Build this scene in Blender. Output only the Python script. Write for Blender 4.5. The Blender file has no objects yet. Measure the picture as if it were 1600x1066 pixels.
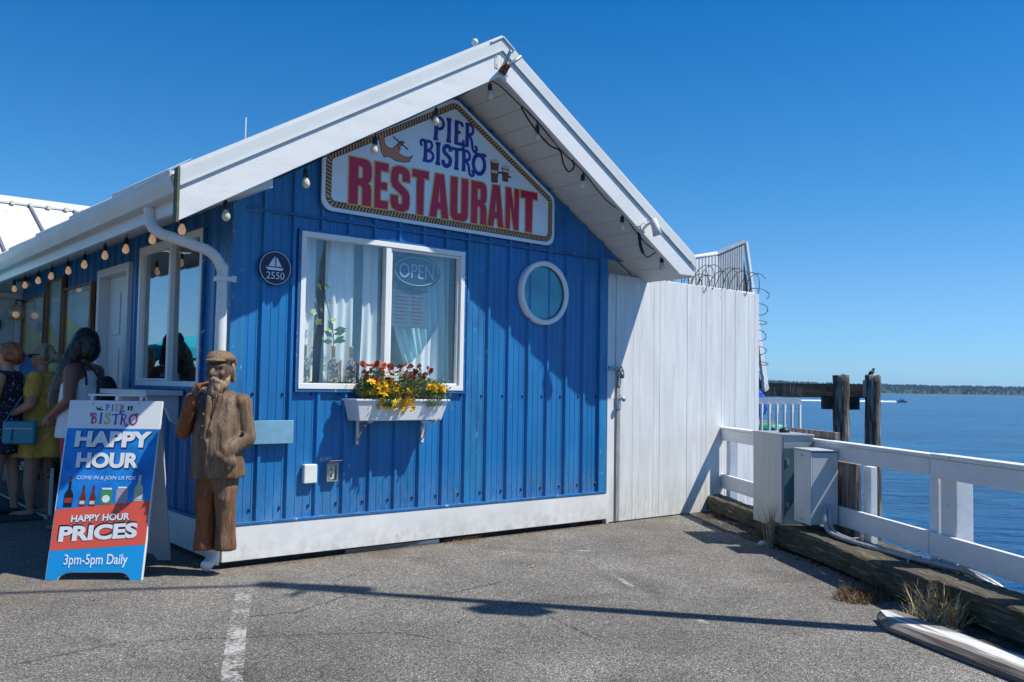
import bpy, bmesh, math, random
import numpy as np
from mathutils import Vector, Matrix, Quaternion, noise as mnoise
random.seed(7); np.random.seed(7)
S = bpy.context.scene
COL = S.collection
# ------------------------------------------------------------ camera
CP = Vector((-2.7673, -6.778, 1.42)); YAW, PITCH, ROLL = 0.6899, 0.0508, 0.0158
cd = bpy.data.cameras.new('camera'); cam = bpy.data.objects.new('camera', cd); COL.objects.link(cam)
F = Vector((math.sin(YAW)*math.cos(PITCH), math.cos(YAW)*math.cos(PITCH), math.sin(PITCH)))
R = Vector((math.cos(YAW), -math.sin(YAW), 0)); U = R.cross(F)
c_, s_ = math.cos(ROLL), math.sin(ROLL)
R2 = c_*R + s_*U; U2 = -s_*R + c_*U
m = Matrix((R2, U2, -F)).transposed().to_4x4(); m.translation = CP
cam.matrix_world = m
cd.sensor_width = 36; cd.lens = 1411.9/1600*36; cd.clip_start = .05; cd.clip_end = 30000
S.camera = cam
# ------------------------------------------------------------ light
SUN = Vector((.595, -.70, 1.385)).normalized()
el = math.asin(SUN.z); az = math.atan2(SUN.x, SUN.y)
w = bpy.data.worlds.new('World'); S.world = w; w.use_nodes = True
nt = w.node_tree; bg = nt.nodes['Background']
sky = nt.nodes.new('ShaderNodeTexSky'); sky.sky_type = 'NISHITA'; sky.sun_disc = False
sky.sun_elevation = el; sky.sun_rotation = az; sky.altitude = 0
sky.air_density = 1.0; sky.dust_density = 0; sky.ozone_density = 6
tcw = nt.nodes.new('ShaderNodeTexCoord'); sx = nt.nodes.new('ShaderNodeSeparateXYZ'); nt.links.new(tcw.outputs['Generated'], sx.inputs[0])
rmp = nt.nodes.new('ShaderNodeValToRGB'); nt.links.new(sx.outputs[2], rmp.inputs[0]); e_ = rmp.color_ramp.elements   # tint by height: deepest blue in view, paler unseen zenith keeps fill neutral
e_[0].position = 0; e_[0].color = (.42,.70,1.12,1); e_[1].position = 1; e_[1].color = (.46,.70,.90,1)
for p_, c_ in ((.03,(.42,.69,1.02)), (.11,(.44,.70,.93)), (.21,(.26,.67,.90)), (.40,(.06,.56,.88)), (.62,(.24,.62,.88))):
    q_ = rmp.color_ramp.elements.new(p_); q_.color = (*c_, 1)
mxw = nt.nodes.new('ShaderNodeVectorMath'); mxw.operation = 'MULTIPLY'; nt.links.new(sky.outputs[0], mxw.inputs[0]); nt.links.new(rmp.outputs[0], mxw.inputs[1])
nt.links.new(mxw.outputs[0], bg.inputs[0]); bg.inputs[1].default_value = .122
sd = bpy.data.lights.new('sun', 'SUN'); sd.energy = 4.9; sd.angle = math.radians(.53); sd.color = (1, .96, .87)
so = bpy.data.objects.new('sun', sd); COL.objects.link(so)
so.rotation_euler = SUN.to_track_quat('Z', 'Y').to_euler(); so.location = SUN*60
S.view_settings.view_transform = 'Standard'; S.view_settings.look = 'None'
S.view_settings.exposure = 0.28; S.view_settings.gamma = 1; S.view_settings.use_curve_mapping = False

# ------------------------------------------------------------ materials
MATS = {}
def nd(t, typ, **kw):
    n = t.nodes.new(typ)
    for k, v in kw.items(): setattr(n, k, v)
    return n
def mat(name, col=None, rough=.5, metal=0, var=.12, vscale=3, bump=0, bscale=40, col2=None, c2scale=2, c2lo=.5, c2hi=.65,
        stretch=(1,1,1), spec=.5, rand=0, emit=0, coat=0, zg=None, dust=None, col3=None, c3scale=20, c3lo=.6, c3hi=.7, stretch3=None, detail=6):
    if name in MATS: return MATS[name]
    M = bpy.data.materials.new(name); M.use_nodes = True; t = M.node_tree; L = t.links
    p = t.nodes['Principled BSDF']; p.inputs['Roughness'].default_value = rough; p.inputs['Metallic'].default_value = metal
    p.inputs['Specular IOR Level'].default_value = spec; p.inputs['Coat Weight'].default_value = coat
    tc = nd(t, 'ShaderNodeTexCoord'); mp = nd(t, 'ShaderNodeMapping'); mp.inputs['Scale'].default_value = stretch
    oi = nd(t, 'ShaderNodeObjectInfo'); ad = nd(t, 'ShaderNodeVectorMath', operation='ADD')
    mul = nd(t, 'ShaderNodeVectorMath', operation='SCALE'); cx = nd(t, 'ShaderNodeCombineXYZ')
    for i in range(3): L.new(oi.outputs['Random'], cx.inputs[i])
    L.new(cx.outputs[0], mul.inputs[0]); mul.inputs['Scale'].default_value = 7.3 if rand else 0
    L.new(tc.outputs['Object'], ad.inputs[0]); L.new(mul.outputs[0], ad.inputs[1]); L.new(ad.outputs[0], mp.inputs[0])
    def noi(sc, det=detail, vec=None):
        n = nd(t, 'ShaderNodeTexNoise'); n.inputs['Scale'].default_value = sc; n.inputs['Detail'].default_value = det
        L.new((vec or mp).outputs[0], n.inputs['Vector']); return n
    def rgb(c): return (c[0], c[1], c[2], 1)
    n1 = noi(vscale); mr = nd(t, 'ShaderNodeMapRange'); mr.inputs[1].default_value = .3; mr.inputs[2].default_value = .7
    mr.inputs[3].default_value = 1-var; mr.inputs[4].default_value = 1+var; L.new(n1.outputs[0], mr.inputs[0])
    base = nd(t, 'ShaderNodeRGB'); base.outputs[0].default_value = rgb(col); cur = base.outputs[0]
    def layer(cur, c, sc, lo, hi, vec=None):
        n = noi(sc, detail, vec); r = nd(t, 'ShaderNodeMapRange'); r.inputs[1].default_value = lo; r.inputs[2].default_value = hi
        L.new(n.outputs[0], r.inputs[0]); mx = nd(t, 'ShaderNodeMix', data_type='RGBA'); L.new(r.outputs[0], mx.inputs[0])
        L.new(cur, mx.inputs[6]); mx.inputs[7].default_value = rgb(c); return mx.outputs[2]
    if col2 and zg:
        xz = nd(t, 'ShaderNodeSeparateXYZ'); L.new(tc.outputs['Object'], xz.inputs[0]); r = nd(t, 'ShaderNodeMapRange'); r.inputs[1].default_value = zg[1]; r.inputs[2].default_value = zg[0]
        L.new(xz.outputs[2], r.inputs[0]); mx = nd(t, 'ShaderNodeMix', data_type='RGBA'); L.new(r.outputs[0], mx.inputs[0]); L.new(cur, mx.inputs[6]); mx.inputs[7].default_value = rgb(col2); cur = mx.outputs[2]
    elif col2: cur = layer(cur, col2, c2scale, c2lo, c2hi)
    if col3:
        v = None
        if stretch3: v = nd(t, 'ShaderNodeMapping'); v.inputs['Scale'].default_value = stretch3; L.new(ad.outputs[0], v.inputs[0])
        cur = layer(cur, col3, c3scale, c3lo, c3hi, v)
    if dust:   # splash dirt clinging to the lowest part
        xz = nd(t, 'ShaderNodeSeparateXYZ'); L.new(tc.outputs['Object'], xz.inputs[0]); r = nd(t, 'ShaderNodeMapRange'); r.inputs[1].default_value = dust[1]; r.inputs[2].default_value = dust[0]; r.inputs[4].default_value = dust[3]
        L.new(xz.outputs[2], r.inputs[0]); n = noi(13); r2 = nd(t, 'ShaderNodeMapRange'); r2.inputs[1].default_value = .38; r2.inputs[2].default_value = .66; L.new(n.outputs[0], r2.inputs[0])
        ml = nd(t, 'ShaderNodeMath', operation='MULTIPLY'); L.new(r.outputs[0], ml.inputs[0]); L.new(r2.outputs[0], ml.inputs[1]); mx = nd(t, 'ShaderNodeMix', data_type='RGBA'); L.new(ml.outputs[0], mx.inputs[0]); L.new(cur, mx.inputs[6]); mx.inputs[7].default_value = rgb(dust[2]); cur = mx.outputs[2]
    mm = nd(t, 'ShaderNodeVectorMath', operation='SCALE'); L.new(cur, mm.inputs[0]); L.new(mr.outputs[0], mm.inputs['Scale'])
    L.new(mm.outputs[0], p.inputs['Base Color'])
    if emit: p.inputs['Emission Color'].default_value = rgb(col); p.inputs['Emission Strength'].default_value = emit
    if bump:
        nb = noi(bscale); b = nd(t, 'ShaderNodeBump'); b.inputs['Strength'].default_value = 1; b.inputs['Distance'].default_value = bump
        L.new(nb.outputs[0], b.inputs['Height']); L.new(b.outputs[0], p.inputs['Normal'])
    MATS[name] = M; return M

BLUE = mat('siding_blue', (.013,.155,.40), .36, var=.16, dust=(.33,.75,(.20,.25,.28),.40), vscale=1.5, col2=(.028,.195,.43), c2scale=1.2, c2lo=.5, c2hi=.75, stretch=(3,3,.8),
           bump=.0012, bscale=9, col3=(.30,.42,.55), c3scale=9, c3lo=.70, c3hi=.76, stretch3=(4,4,.7))
BLUEF = mat('siding_faded_blue', (.022,.185,.40), .42, var=.15, vscale=2, col2=(.02,.13,.34), c2scale=3, stretch=(2,2,.6), col3=(.25,.4,.45), c3scale=14, c3lo=.64, c3hi=.72, stretch3=(2,2,1))
BTRIM = mat('trim_blue', (.020,.13,.33), .45, var=.2, vscale=6, col3=(.35,.45,.5), c3scale=25, c3lo=.63, c3hi=.7)
BBOARD = mat('pale_blue_board', (.17,.36,.50), .55, var=.15, vscale=8, bump=.001, bscale=60)
WHITE = mat('white_paint', (.70,.70,.69), .55, var=.07, dust=(.05,.30,(.42,.38,.32),.55), vscale=2.5, bump=.0012, bscale=18, col3=(.42,.41,.38), c3scale=22, c3lo=.68, c3hi=.78)
FASC = mat('fascia_white_paint', (.70,.70,.69), .5, var=.05, vscale=2, bump=.0015, bscale=30, stretch=(1,1,4), col2=(.58,.58,.57), c2scale=2.5, c2lo=.58, c2hi=.8, col3=(.33,.31,.28), c3scale=16, c3lo=.71, c3hi=.76)
GATEW = mat('gate_white_paint', (.67,.67,.66), .55, var=.10, dust=(.0,.5,(.38,.34,.28),.6), vscale=3, bump=.0015, bscale=25, stretch=(3,3,.5), rand=1, col2=(.55,.54,.52), c2scale=4, c2lo=.58, c2hi=.85, col3=(.30,.26,.22), c3scale=20, c3lo=.70, c3hi=.78, stretch3=(2,2,1))
RAILW = mat('rail_white_paint', (.74,.75,.75), .5, var=.06, vscale=4, bump=.002, bscale=30, stretch=(1,4,4), col3=(.35,.32,.28), c3scale=12, c3lo=.68, c3hi=.74)
TRIMG = mat('roof_trim_metal', (.60,.62,.61), .45, var=.05, vscale=2, col3=(.35,.28,.22), c3scale=12, c3lo=.72, c3hi=.75)
ROOFM = mat('white_roof_metal', (.64,.65,.65), .45, var=.06, vscale=2, col3=(.35,.33,.33), c3scale=7, c3lo=.66, c3hi=.72)
ROOFSEAM = mat('roof_seam_dark', (.15,.16,.19), .5)
SOFFIT = mat('soffit_vinyl', (.62,.62,.59), .5, var=.04, bump=.0006, bscale=90)
GUTM = mat('gutter_metal', (.55,.57,.58), .4, var=.07, vscale=3, col3=(.35,.34,.30), c3scale=10, c3lo=.68, c3hi=.76)
DSPT = mat('downspout_white', (.66,.67,.67), .4, var=.05)
VINYL = mat('window_vinyl', (.80,.80,.78), .35, var=.03)
DARKV = mat('void_dark', (.012,.013,.016), .9)
INTW = mat('interior_wall', (.30,.36,.38), .9)
CURT = mat('curtain_cloth', (.84,.87,.87), .9, var=.08, vscale=3, stretch=(5,1,.5))
CURT2 = mat('curtain_teal', (.46,.72,.78), .9, var=.15, vscale=3, stretch=(5,1,.5))
SIGNW = mat('sign_panel_white', (.78,.83,.86), .35, var=.04, vscale=2, col3=(.3,.35,.4), c3scale=9, c3lo=.72, c3hi=.76, stretch3=(1,1,4))
NAVY = mat('print_navy', (.02,.035,.30), .5)
CRIM = mat('print_crimson', (.62,.008,.07), .45, var=.1, vscale=1.2, col2=(.66,.010,.015), c2scale=.6, c2lo=.4, c2hi=.6)
YEL = mat('print_yellow', (.88,.48,.08), .5)
ROPE1 = mat('print_rope_tan', (.62,.33,.12), .6, var=.2, vscale=6); ROPE2 = mat('print_rope_dark', (.06,.02,.03), .6)
SALM = mat('print_salmon', (.62,.22,.12), .5); BRICKR = mat('print_brick_red', (.28,.06,.035), .5)
CREAM = mat('print_cream', (.68,.62,.45), .5); BLACK = mat('black_plastic', (.015,.015,.017), .4); INK = mat('print_ink', (.02,.02,.03), .5)
PLNAVY = mat('plaque_navy', (.010,.014,.06), .4); PLW = mat('plaque_white', (.75,.77,.8), .5)
SBLUE = mat('print_bright_blue', (.012,.22,.62), .35, var=.25, vscale=9, col2=(.02,.10,.42), c2scale=3, c2lo=.4, c2hi=.7)
SBLUE2 = mat('print_cyan_blue', (.012,.30,.66), .35, var=.05)
CORAL = mat('print_coral', (.72,.10,.055), .4, var=.05); SWHITE = mat('sign_plastic_white', (.72,.74,.74), .4, var=.03)
LETW = mat('print_letter_white', (.74,.76,.76), .4, var=.06, vscale=30); LETSH = mat('print_letter_shadow', (.03,.03,.10), .5)
GLSH = mat('board_back_grey', (.55,.58,.62), .5, var=.05)
GREY1 = mat('cabinet_grey', (.42,.44,.44), .38, metal=.3, var=.08, vscale=5, stretch=(6,6,.4), col3=(.55,.56,.56), c3scale=20, c3lo=.64, c3hi=.7)
GREYSHADE = mat('cabinet_side_shade', (.09,.17,.21), .4, metal=.2, var=.12, vscale=5)
GREY2 = mat('junction_box_grey', (.52,.55,.57), .4, var=.05)
GALV = mat('galvanised_steel', (.42,.43,.43), .4, metal=.7, var=.12, vscale=20)
RUST = mat('rusty_steel', (.16,.06,.025), .8, metal=.2, var=.4, vscale=30)
RUSTW = mat('rusting_white_bracket', (.6,.58,.55), .6, var=.1, col2=(.20,.08,.035), c2scale=14, c2lo=.5, c2hi=.6)
WIREM = mat('razor_wire_steel', (.10,.075,.06), .6, metal=.5)
TIMB = mat('weathered_timber', (.078,.064,.044), .88, var=.5, vscale=9, stretch=(.7,6,6), bump=.022, bscale=11, col2=(.05,.06,.018), c2scale=1.6, c2lo=.5, c2hi=.62, col3=(.30,.275,.23), c3scale=7, c3lo=.56, c3hi=.78, stretch3=(.5,7,7), detail=9)
PILE = mat('pile_wood', (.075,.058,.045), .9, var=.6, vscale=9, stretch=(4,4,.6), bump=.035, bscale=9, col2=(.30,.26,.22), c2scale=3, c2lo=.45, c2hi=.65)
PILEB = mat('creosote_beam', (.028,.036,.036), .9, var=.4, vscale=5, bump=.01, bscale=8, col2=(.055,.05,.03), c2scale=2)
PLANKG = mat('old_plank_grey', (.17,.135,.12), .85, var=.45, vscale=10, stretch=(6,6,.4), bump=.006, bscale=12, col2=(.33,.27,.24), c2scale=5, c2lo=.5, c2hi=.62)
BOARDW = mat('board_worn_white', (.60,.60,.58), .7, var=.15, vscale=6, stretch=(.7,6,6), bump=.004, bscale=14, col2=(.19,.17,.15), c2scale=1.7, c2lo=.50, c2hi=.56)
BRWN = mat('brown_wood_frame', (.20,.085,.035), .5, var=.2, vscale=6, stretch=(6,6,.5))
DOORW = mat('door_white', (.62,.64,.66), .45, var=.04)
BULB = None
def wood_statue(name, c1, c2, c3):
    return mat(name, c1, .62, var=.38, vscale=7, stretch=(7,7,.8), bump=.007, bscale=14, col2=c2, c2scale=1.6, c2lo=.46, c2hi=.62, col3=c3, c3scale=6, c3lo=.60, c3hi=.85, stretch3=(4,4,.8), spec=.45)
ST_COAT = wood_statue('carved_coat', (.130,.078,.042), (.185,.125,.078), (.09,.035,.014))
ST_TRO = wood_statue('carved_trousers', (.150,.068,.030), (.19,.105,.055), (.14,.045,.014))
ST_SKIN = wood_statue('carved_face', (.11,.062,.038), (.165,.105,.07), (.075,.032,.018))
ST_CAP = wood_statue('carved_cap', (.18,.105,.055), (.20,.135,.09), (.12,.06,.03))
ST_BEARD = wood_statue('carved_beard', (.28,.18,.11), (.33,.23,.15), (.12,.06,.03))
ST_VAR = wood_statue('carved_varnished_side', (.22,.065,.016), (.15,.05,.018), (.07,.02,.01))

def glass(name, tint=(.85,.95,.97), rough=.0, refl=1.0, base=.04):
    M = bpy.data.materials.new(name); M.use_nodes = True; t = M.node_tree; L = t.links; t.nodes.remove(t.nodes['Principled BSDF'])
    out = t.nodes['Material Output']; tr = nd(t, 'ShaderNodeBsdfTransparent'); tr.inputs[0].default_value = (*tint, 1)
    gl = nd(t, 'ShaderNodeBsdfGlossy'); gl.inputs['Roughness'].default_value = rough
    lw = nd(t, 'ShaderNodeLayerWeight'); lw.inputs[0].default_value = .5; fr = nd(t, 'ShaderNodeMath', operation='POWER'); L.new(lw.outputs['Facing'], fr.inputs[0]); fr.inputs[1].default_value = 4.0
    ml = nd(t, 'ShaderNodeMath', operation='MULTIPLY_ADD'); ml.inputs[1].default_value = refl; ml.inputs[2].default_value = base
    ml.use_clamp = True
    nz = nd(t, 'ShaderNodeTexNoise'); nz.inputs['Scale'].default_value = 1.3; b = nd(t, 'ShaderNodeBump'); b.inputs['Distance'].default_value = .006
    tc = nd(t, 'ShaderNodeTexCoord'); L.new(tc.outputs['Object'], nz.inputs['Vector']); L.new(nz.outputs[0], b.inputs['Height']); L.new(b.outputs[0], gl.inputs['Normal'])
    mx = nd(t, 'ShaderNodeMixShader'); L.new(fr.outputs[0], ml.inputs[0]); L.new(ml.outputs[0], mx.inputs[0])
    L.new(tr.outputs[0], mx.inputs[1]); L.new(gl.outputs[0], mx.inputs[2]); L.new(mx.outputs[0], out.inputs[0]); return M
GLASS = glass('window_glass', (.97,.995,1.0), 0, .9, .085)
GLASS_S = glass('side_window_glass', (.60,.75,.80), 0, .9, .30)
BULBG = glass('bulb_glass', (.96,.90,.80), .05, .9, .10)
FROST = mat('frosted_teal_glass', (.045,.30,.40), .04, var=.30, vscale=2.2, bump=.004, bscale=3)

def asphalt():
    M = bpy.data.materials.new('asphalt'); M.use_nodes = True; t = M.node_tree; L = t.links; p = t.nodes['Principled BSDF']
    tc = nd(t, 'ShaderNodeTexCoord')
    v = nd(t, 'ShaderNodeTexVoronoi'); v.inputs['Scale'].default_value = 165; L.new(tc.outputs['Object'], v.inputs['Vector'])
    v2 = nd(t, 'ShaderNodeTexVoronoi'); v2.inputs['Scale'].default_value = 260; L.new(tc.outputs['Object'], v2.inputs['Vector'])
    sep = nd(t, 'ShaderNodeSeparateColor'); L.new(v.outputs['Color'], sep.inputs[0])
    cr = nd(t, 'ShaderNodeValToRGB'); e = cr.color_ramp.elements
    e[0].position = 0; e[0].color = (.042,.042,.043,1); e[1].position = 1; e[1].color = (.52,.50,.46,1)
    for pos, c in ((.3,(.120,.112,.102,1)), (.7,(.225,.210,.187,1)), (.9,(.33,.305,.27,1))):
        x = cr.color_ramp.elements.new(pos); x.color = c
    L.new(sep.outputs[0], cr.inputs[0])
    sep2 = nd(t, 'ShaderNodeSeparateColor'); L.new(v2.outputs['Color'], sep2.inputs[0])
    n = nd(t, 'ShaderNodeTexNoise'); n.inputs['Scale'].default_value = .55; n.inputs['Detail'].default_value = 10; n.inputs['Roughness'].default_value = .65; L.new(tc.outputs['Object'], n.inputs['Vector'])
    mr = nd(t, 'ShaderNodeMapRange'); mr.inputs[1].default_value = .3; mr.inputs[2].default_value = .7; mr.inputs[3].default_value = .55; mr.inputs[4].default_value = 1.22; L.new(n.outputs[0], mr.inputs[0])
    mr2 = nd(t, 'ShaderNodeMapRange'); mr2.inputs[3].default_value = .6; mr2.inputs[4].default_value = 1.4; L.new(sep2.outputs[0], mr2.inputs[0])
    a = nd(t, 'ShaderNodeMath', operation='MULTIPLY'); L.new(mr.outputs[0], a.inputs[0]); L.new(mr2.outputs[0], a.inputs[1])
    s = nd(t, 'ShaderNodeVectorMath', operation='SCALE'); L.new(cr.outputs[0], s.inputs[0]); L.new(a.outputs[0], s.inputs['Scale'])
    ns_ = nd(t, 'ShaderNodeTexNoise'); ns_.inputs['Scale'].default_value = 1.1; ns_.inputs['Detail'].default_value = 7; ns_.inputs['Distortion'].default_value = .6; L.new(tc.outputs['Object'], ns_.inputs['Vector'])
    rs_ = nd(t, 'ShaderNodeMapRange'); rs_.inputs[1].default_value = .54; rs_.inputs[2].default_value = .70; rs_.inputs[3].default_value = 1.08; rs_.inputs[4].default_value = .66; L.new(ns_.outputs[0], rs_.inputs[0])
    s0 = s; s = nd(t, 'ShaderNodeVectorMath', operation='SCALE'); L.new(s0.outputs[0], s.inputs[0]); L.new(rs_.outputs[0], s.inputs['Scale'])
    # brown dirt near building
    nb = nd(t, 'ShaderNodeTexNoise'); nb.inputs['Scale'].default_value = 2.3; nb.inputs['Detail'].default_value = 9; L.new(tc.outputs['Object'], nb.inputs['Vector'])
    xyz = nd(t, 'ShaderNodeSeparateXYZ'); L.new(tc.outputs['Object'], xyz.inputs[0])
    d = nd(t, 'ShaderNodeMapRange'); d.inputs[1].default_value = -.75; d.inputs[2].default_value = 0; d.inputs[3].default_value = 0; d.inputs[4].default_value = .55; L.new(xyz.outputs[1], d.inputs[0])
    r = nd(t, 'ShaderNodeMapRange'); r.inputs[1].default_value = .42; r.inputs[2].default_value = .62; L.new(nb.outputs[0], r.inputs[0])
    q = nd(t, 'ShaderNodeMath', operation='MULTIPLY'); L.new(d.outputs[0], q.inputs[0]); L.new(r.outputs[0], q.inputs[1])
    mx = nd(t, 'ShaderNodeMix', data_type='RGBA'); L.new(q.outputs[0], mx.inputs[0]); L.new(s.outputs[0], mx.inputs[6]); mx.inputs[7].default_value = (.19,.14,.09,1)
    L.new(mx.outputs[2], p.inputs['Base Color']); p.inputs['Roughness'].default_value = .88; p.inputs['Specular IOR Level'].default_value = .25
    b = nd(t, 'ShaderNodeBump'); b.inputs['Distance'].default_value = .0045; b.inputs['Strength'].default_value = 1
    L.new(v.outputs['Distance'], b.inputs['Height']); b.invert = True
    b2 = nd(t, 'ShaderNodeBump'); b2.inputs['Distance'].default_value = .03; L.new(n.outputs[0], b2.inputs['Height']); L.new(b.outputs[0], b2.inputs['Normal'])
    L.new(b2.outputs[0], p.inputs['Normal']); return M
ASPH = asphalt()
def worn_paint():
    M = bpy.data.materials.new('worn_road_paint'); M.use_nodes = True; t = M.node_tree; L = t.links; p = t.nodes['Principled BSDF']
    p.inputs['Base Color'].default_value = (.50,.49,.46,1); p.inputs['Roughness'].default_value = .8
    tc = nd(t, 'ShaderNodeTexCoord'); n = nd(t, 'ShaderNodeTexNoise'); n.inputs['Scale'].default_value = 38; n.inputs['Detail'].default_value = 6; n.inputs['Roughness'].default_value = .75
    n2 = nd(t, 'ShaderNodeTexNoise'); n2.inputs['Scale'].default_value = 3.5; n2.inputs['Detail'].default_value = 4
    L.new(tc.outputs['Object'], n.inputs['Vector']); L.new(tc.outputs['Object'], n2.inputs['Vector'])
    a = nd(t, 'ShaderNodeMath', operation='MULTIPLY_ADD'); L.new(n2.outputs[0], a.inputs[0]); a.inputs[1].default_value = .8; L.new(n.outputs[0], a.inputs[2])
    r = nd(t, 'ShaderNodeMapRange'); r.inputs[1].default_value = .83; r.inputs[2].default_value = 1.03; L.new(a.outputs[0], r.inputs[0])
    r2 = nd(t, 'ShaderNodeMath', operation='MULTIPLY'); r2.inputs[1].default_value = .8; L.new(r.outputs[0], r2.inputs[0])
    L.new(r2.outputs[0], p.inputs['Alpha']); return M
WPAINT = worn_paint(); FPAINT = WPAINT.copy(); FPAINT.name = 'faded_road_paint'; [n for n in FPAINT.node_tree.nodes if n.type == 'MAP_RANGE'][0].inputs[1].default_value = .93; [n for n in FPAINT.node_tree.nodes if n.type == 'MAP_RANGE'][0].inputs[2].default_value = 1.08
def water_mat():
    M = bpy.data.materials.new('sea_water'); M.use_nodes = True; t = M.node_tree; L = t.links; p = t.nodes['Principled BSDF']
    tc = nd(t, 'ShaderNodeTexCoord')
    def dot(v):
        n = nd(t, 'ShaderNodeVectorMath', operation='DOT_PRODUCT'); n.inputs[1].default_value = v; L.new(tc.outputs['Object'], n.inputs[0]); return n.outputs['Value']
    uu = dot((math.cos(.69), -math.sin(.69), 0)); vv = dot((math.sin(.69), math.cos(.69), 0))
    def cmb(a, b):
        c = nd(t, 'ShaderNodeCombineXYZ')
        for o, k, i in ((uu, a, 0), (vv, b, 1)):
            m_ = nd(t, 'ShaderNodeMath', operation='MULTIPLY'); m_.inputs[1].default_value = k; L.new(o, m_.inputs[0]); L.new(m_.outputs[0], c.inputs[i])
        return c.outputs[0]
    def ns(vec, sc, det=4):
        n = nd(t, 'ShaderNodeTexNoise'); n.inputs['Scale'].default_value = sc; n.inputs['Detail'].default_value = det; L.new(vec, n.inputs['Vector']); return n.outputs[0]
    hs = None
    for vec, sc, a in ((cmb(.55,1.5),.5,.55), (cmb(.6,1.6),1.4,.28), (cmb(.7,1.5),4.0,.09), (cmb(.5,1.4),.12,.7)):
        m_ = nd(t, 'ShaderNodeMath', operation='MULTIPLY_ADD'); m_.inputs[1].default_value = a; L.new(ns(vec, sc), m_.inputs[0])
        if hs: L.new(hs, m_.inputs[2])
        else: m_.inputs[2].default_value = 0
        hs = m_.outputs[0]
    b = nd(t, 'ShaderNodeBump'); b.inputs['Distance'].default_value = 2.2; b.inputs['Strength'].default_value = 1; L.new(hs, b.inputs['Height']); L.new(b.outputs[0], p.inputs['Normal'])
    def ramp(o, lo, hi):
        r = nd(t, 'ShaderNodeMapRange'); r.inputs[1].default_value = lo; r.inputs[2].default_value = hi; L.new(o, r.inputs[0]); return r.outputs[0]
    def mixc(f, a, c):
        x = nd(t, 'ShaderNodeMix', data_type='RGBA'); L.new(f, x.inputs[0])
        for k, v in ((6, a), (7, c)):
            if isinstance(v, tuple): x.inputs[k].default_value = (*v, 1)
            else: L.new(v, x.inputs[k])
        return x.outputs[2]
    c1 = mixc(ramp(hs, .66, .96), (.001,.055,.175), (.005,.145,.34))
    c2 = mixc(ramp(ns(cmb(.0035,.045), 1, 5), .60, .74), c1, (.028,.15,.28))      # wind lanes on the water
    c3 = mixc(ramp(ns(cmb(.002,.02), 1, 3), .35, .6), (.001,.058,.19), c2)
    L.new(c3, p.inputs['Base Color']); p.inputs['Roughness'].default_value = .14; p.inputs['IOR'].default_value = 1.33; p.inputs['Specular IOR Level'].default_value = .06
    return M
WATER = water_mat()

# ------------------------------------------------------------ mesh helpers
def add_poly_prism(bm, pts, off):
    a = [bm.verts.new(p) for p in pts]; b = [bm.verts.new(Vector(p)+off) for p in pts]; n = len(pts)
    bm.faces.new(a); bm.faces.new(b[::-1])
    for i in range(n): bm.faces.new((a[i], b[i], b[(i+1) % n], a[(i+1) % n]))
def bx(bm, x0, x1, y0, y1, z0, z1):
    add_poly_prism(bm, [(x0,y0,z0),(x1,y0,z0),(x1,y1,z0),(x0,y1,z0)], Vector((0,0,z1-z0)))
def tube(bm, pts, r, n=8, caps=True, flat=None):
    pts = [Vector(p) for p in pts]; rs = r if isinstance(r, (list, tuple)) else [r]*len(pts)
    rings = []; T0 = (pts[1]-pts[0]).normalized(); up = Vector((0,0,1)) if abs(T0.z) < .9 else Vector((1,0,0))
    N = T0.cross(up).normalized()
    for i, p in enumerate(pts):
        T = (pts[min(i+1, len(pts)-1)]-pts[max(i-1, 0)]).normalized()
        N = (N - T*N.dot(T)).normalized(); B = T.cross(N)
        rings.append([bm.verts.new(p + rs[i]*(math.cos(2*math.pi*k/n)*N + math.sin(2*math.pi*k/n)*B)) for k in range(n)])
    for a, b in zip(rings, rings[1:]):
        for k in range(n): bm.faces.new((a[k], a[(k+1) % n], b[(k+1) % n], b[k]))
    if caps: bm.faces.new(rings[0][::-1]); bm.faces.new(rings[-1])
def lathe(bm, prof, c=(0,0,0), n=16, axis='Z'):
    rings = []
    for r, z in prof:
        ring = []
        for k in range(n):
            a = 2*math.pi*k/n; v = (r*math.cos(a), r*math.sin(a), z)
            if axis == 'Y': v = (v[0], v[2], v[1])
            if axis == 'X': v = (v[2], v[0], v[1])
            ring.append(bm.verts.new((v[0]+c[0], v[1]+c[1], v[2]+c[2])))
        rings.append(ring)
    for a, b in zip(rings, rings[1:]):
        for k in range(n): bm.faces.new((a[k], a[(k+1) % n], b[(k+1) % n], b[k]))
    bm.faces.new(rings[0][::-1]); bm.faces.new(rings[-1])
def ball(bm, c, r, sub=2, rot=None):
    r = r if isinstance(r, (tuple, list)) else (r, r, r)
    M = Matrix.Translation(c) @ (rot or Matrix.Identity(4)) @ Matrix.Diagonal((*r, 1))
    bmesh.ops.create_icosphere(bm, subdivisions=sub, radius=1, matrix=M)
def finish(bm, smooth=False):
    bmesh.ops.recalc_face_normals(bm, faces=bm.faces[:])
    if smooth:
        for f in bm.faces: f.smooth = True
def obj(name, bm, m, parent=None, smooth=False, bevel=0, kind=None):
    finish(bm, smooth)
    me = bpy.data.meshes.new(name); bm.to_mesh(me); bm.free()
    for x in (m if isinstance(m, (list, tuple)) else [m]): me.materials.append(x)
    o = bpy.data.objects.new(name, me); COL.objects.link(o)
    if parent: o.parent = parent
    if bevel:
        b = o.modifiers.new('bevel', 'BEVEL'); b.width = bevel; b.segments = 2; b.limit_method = 'ANGLE'; b.angle_limit = .7
    if kind: o['kind'] = kind
    return o
def B(f, *a, **k):
    bm = bmesh.new(); f(bm, *a, **k); return bm
def box(name, b, m, parent=None, bevel=.003, **k): return obj(name, B(bx, *b), m, parent, bevel=bevel, **k)
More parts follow.
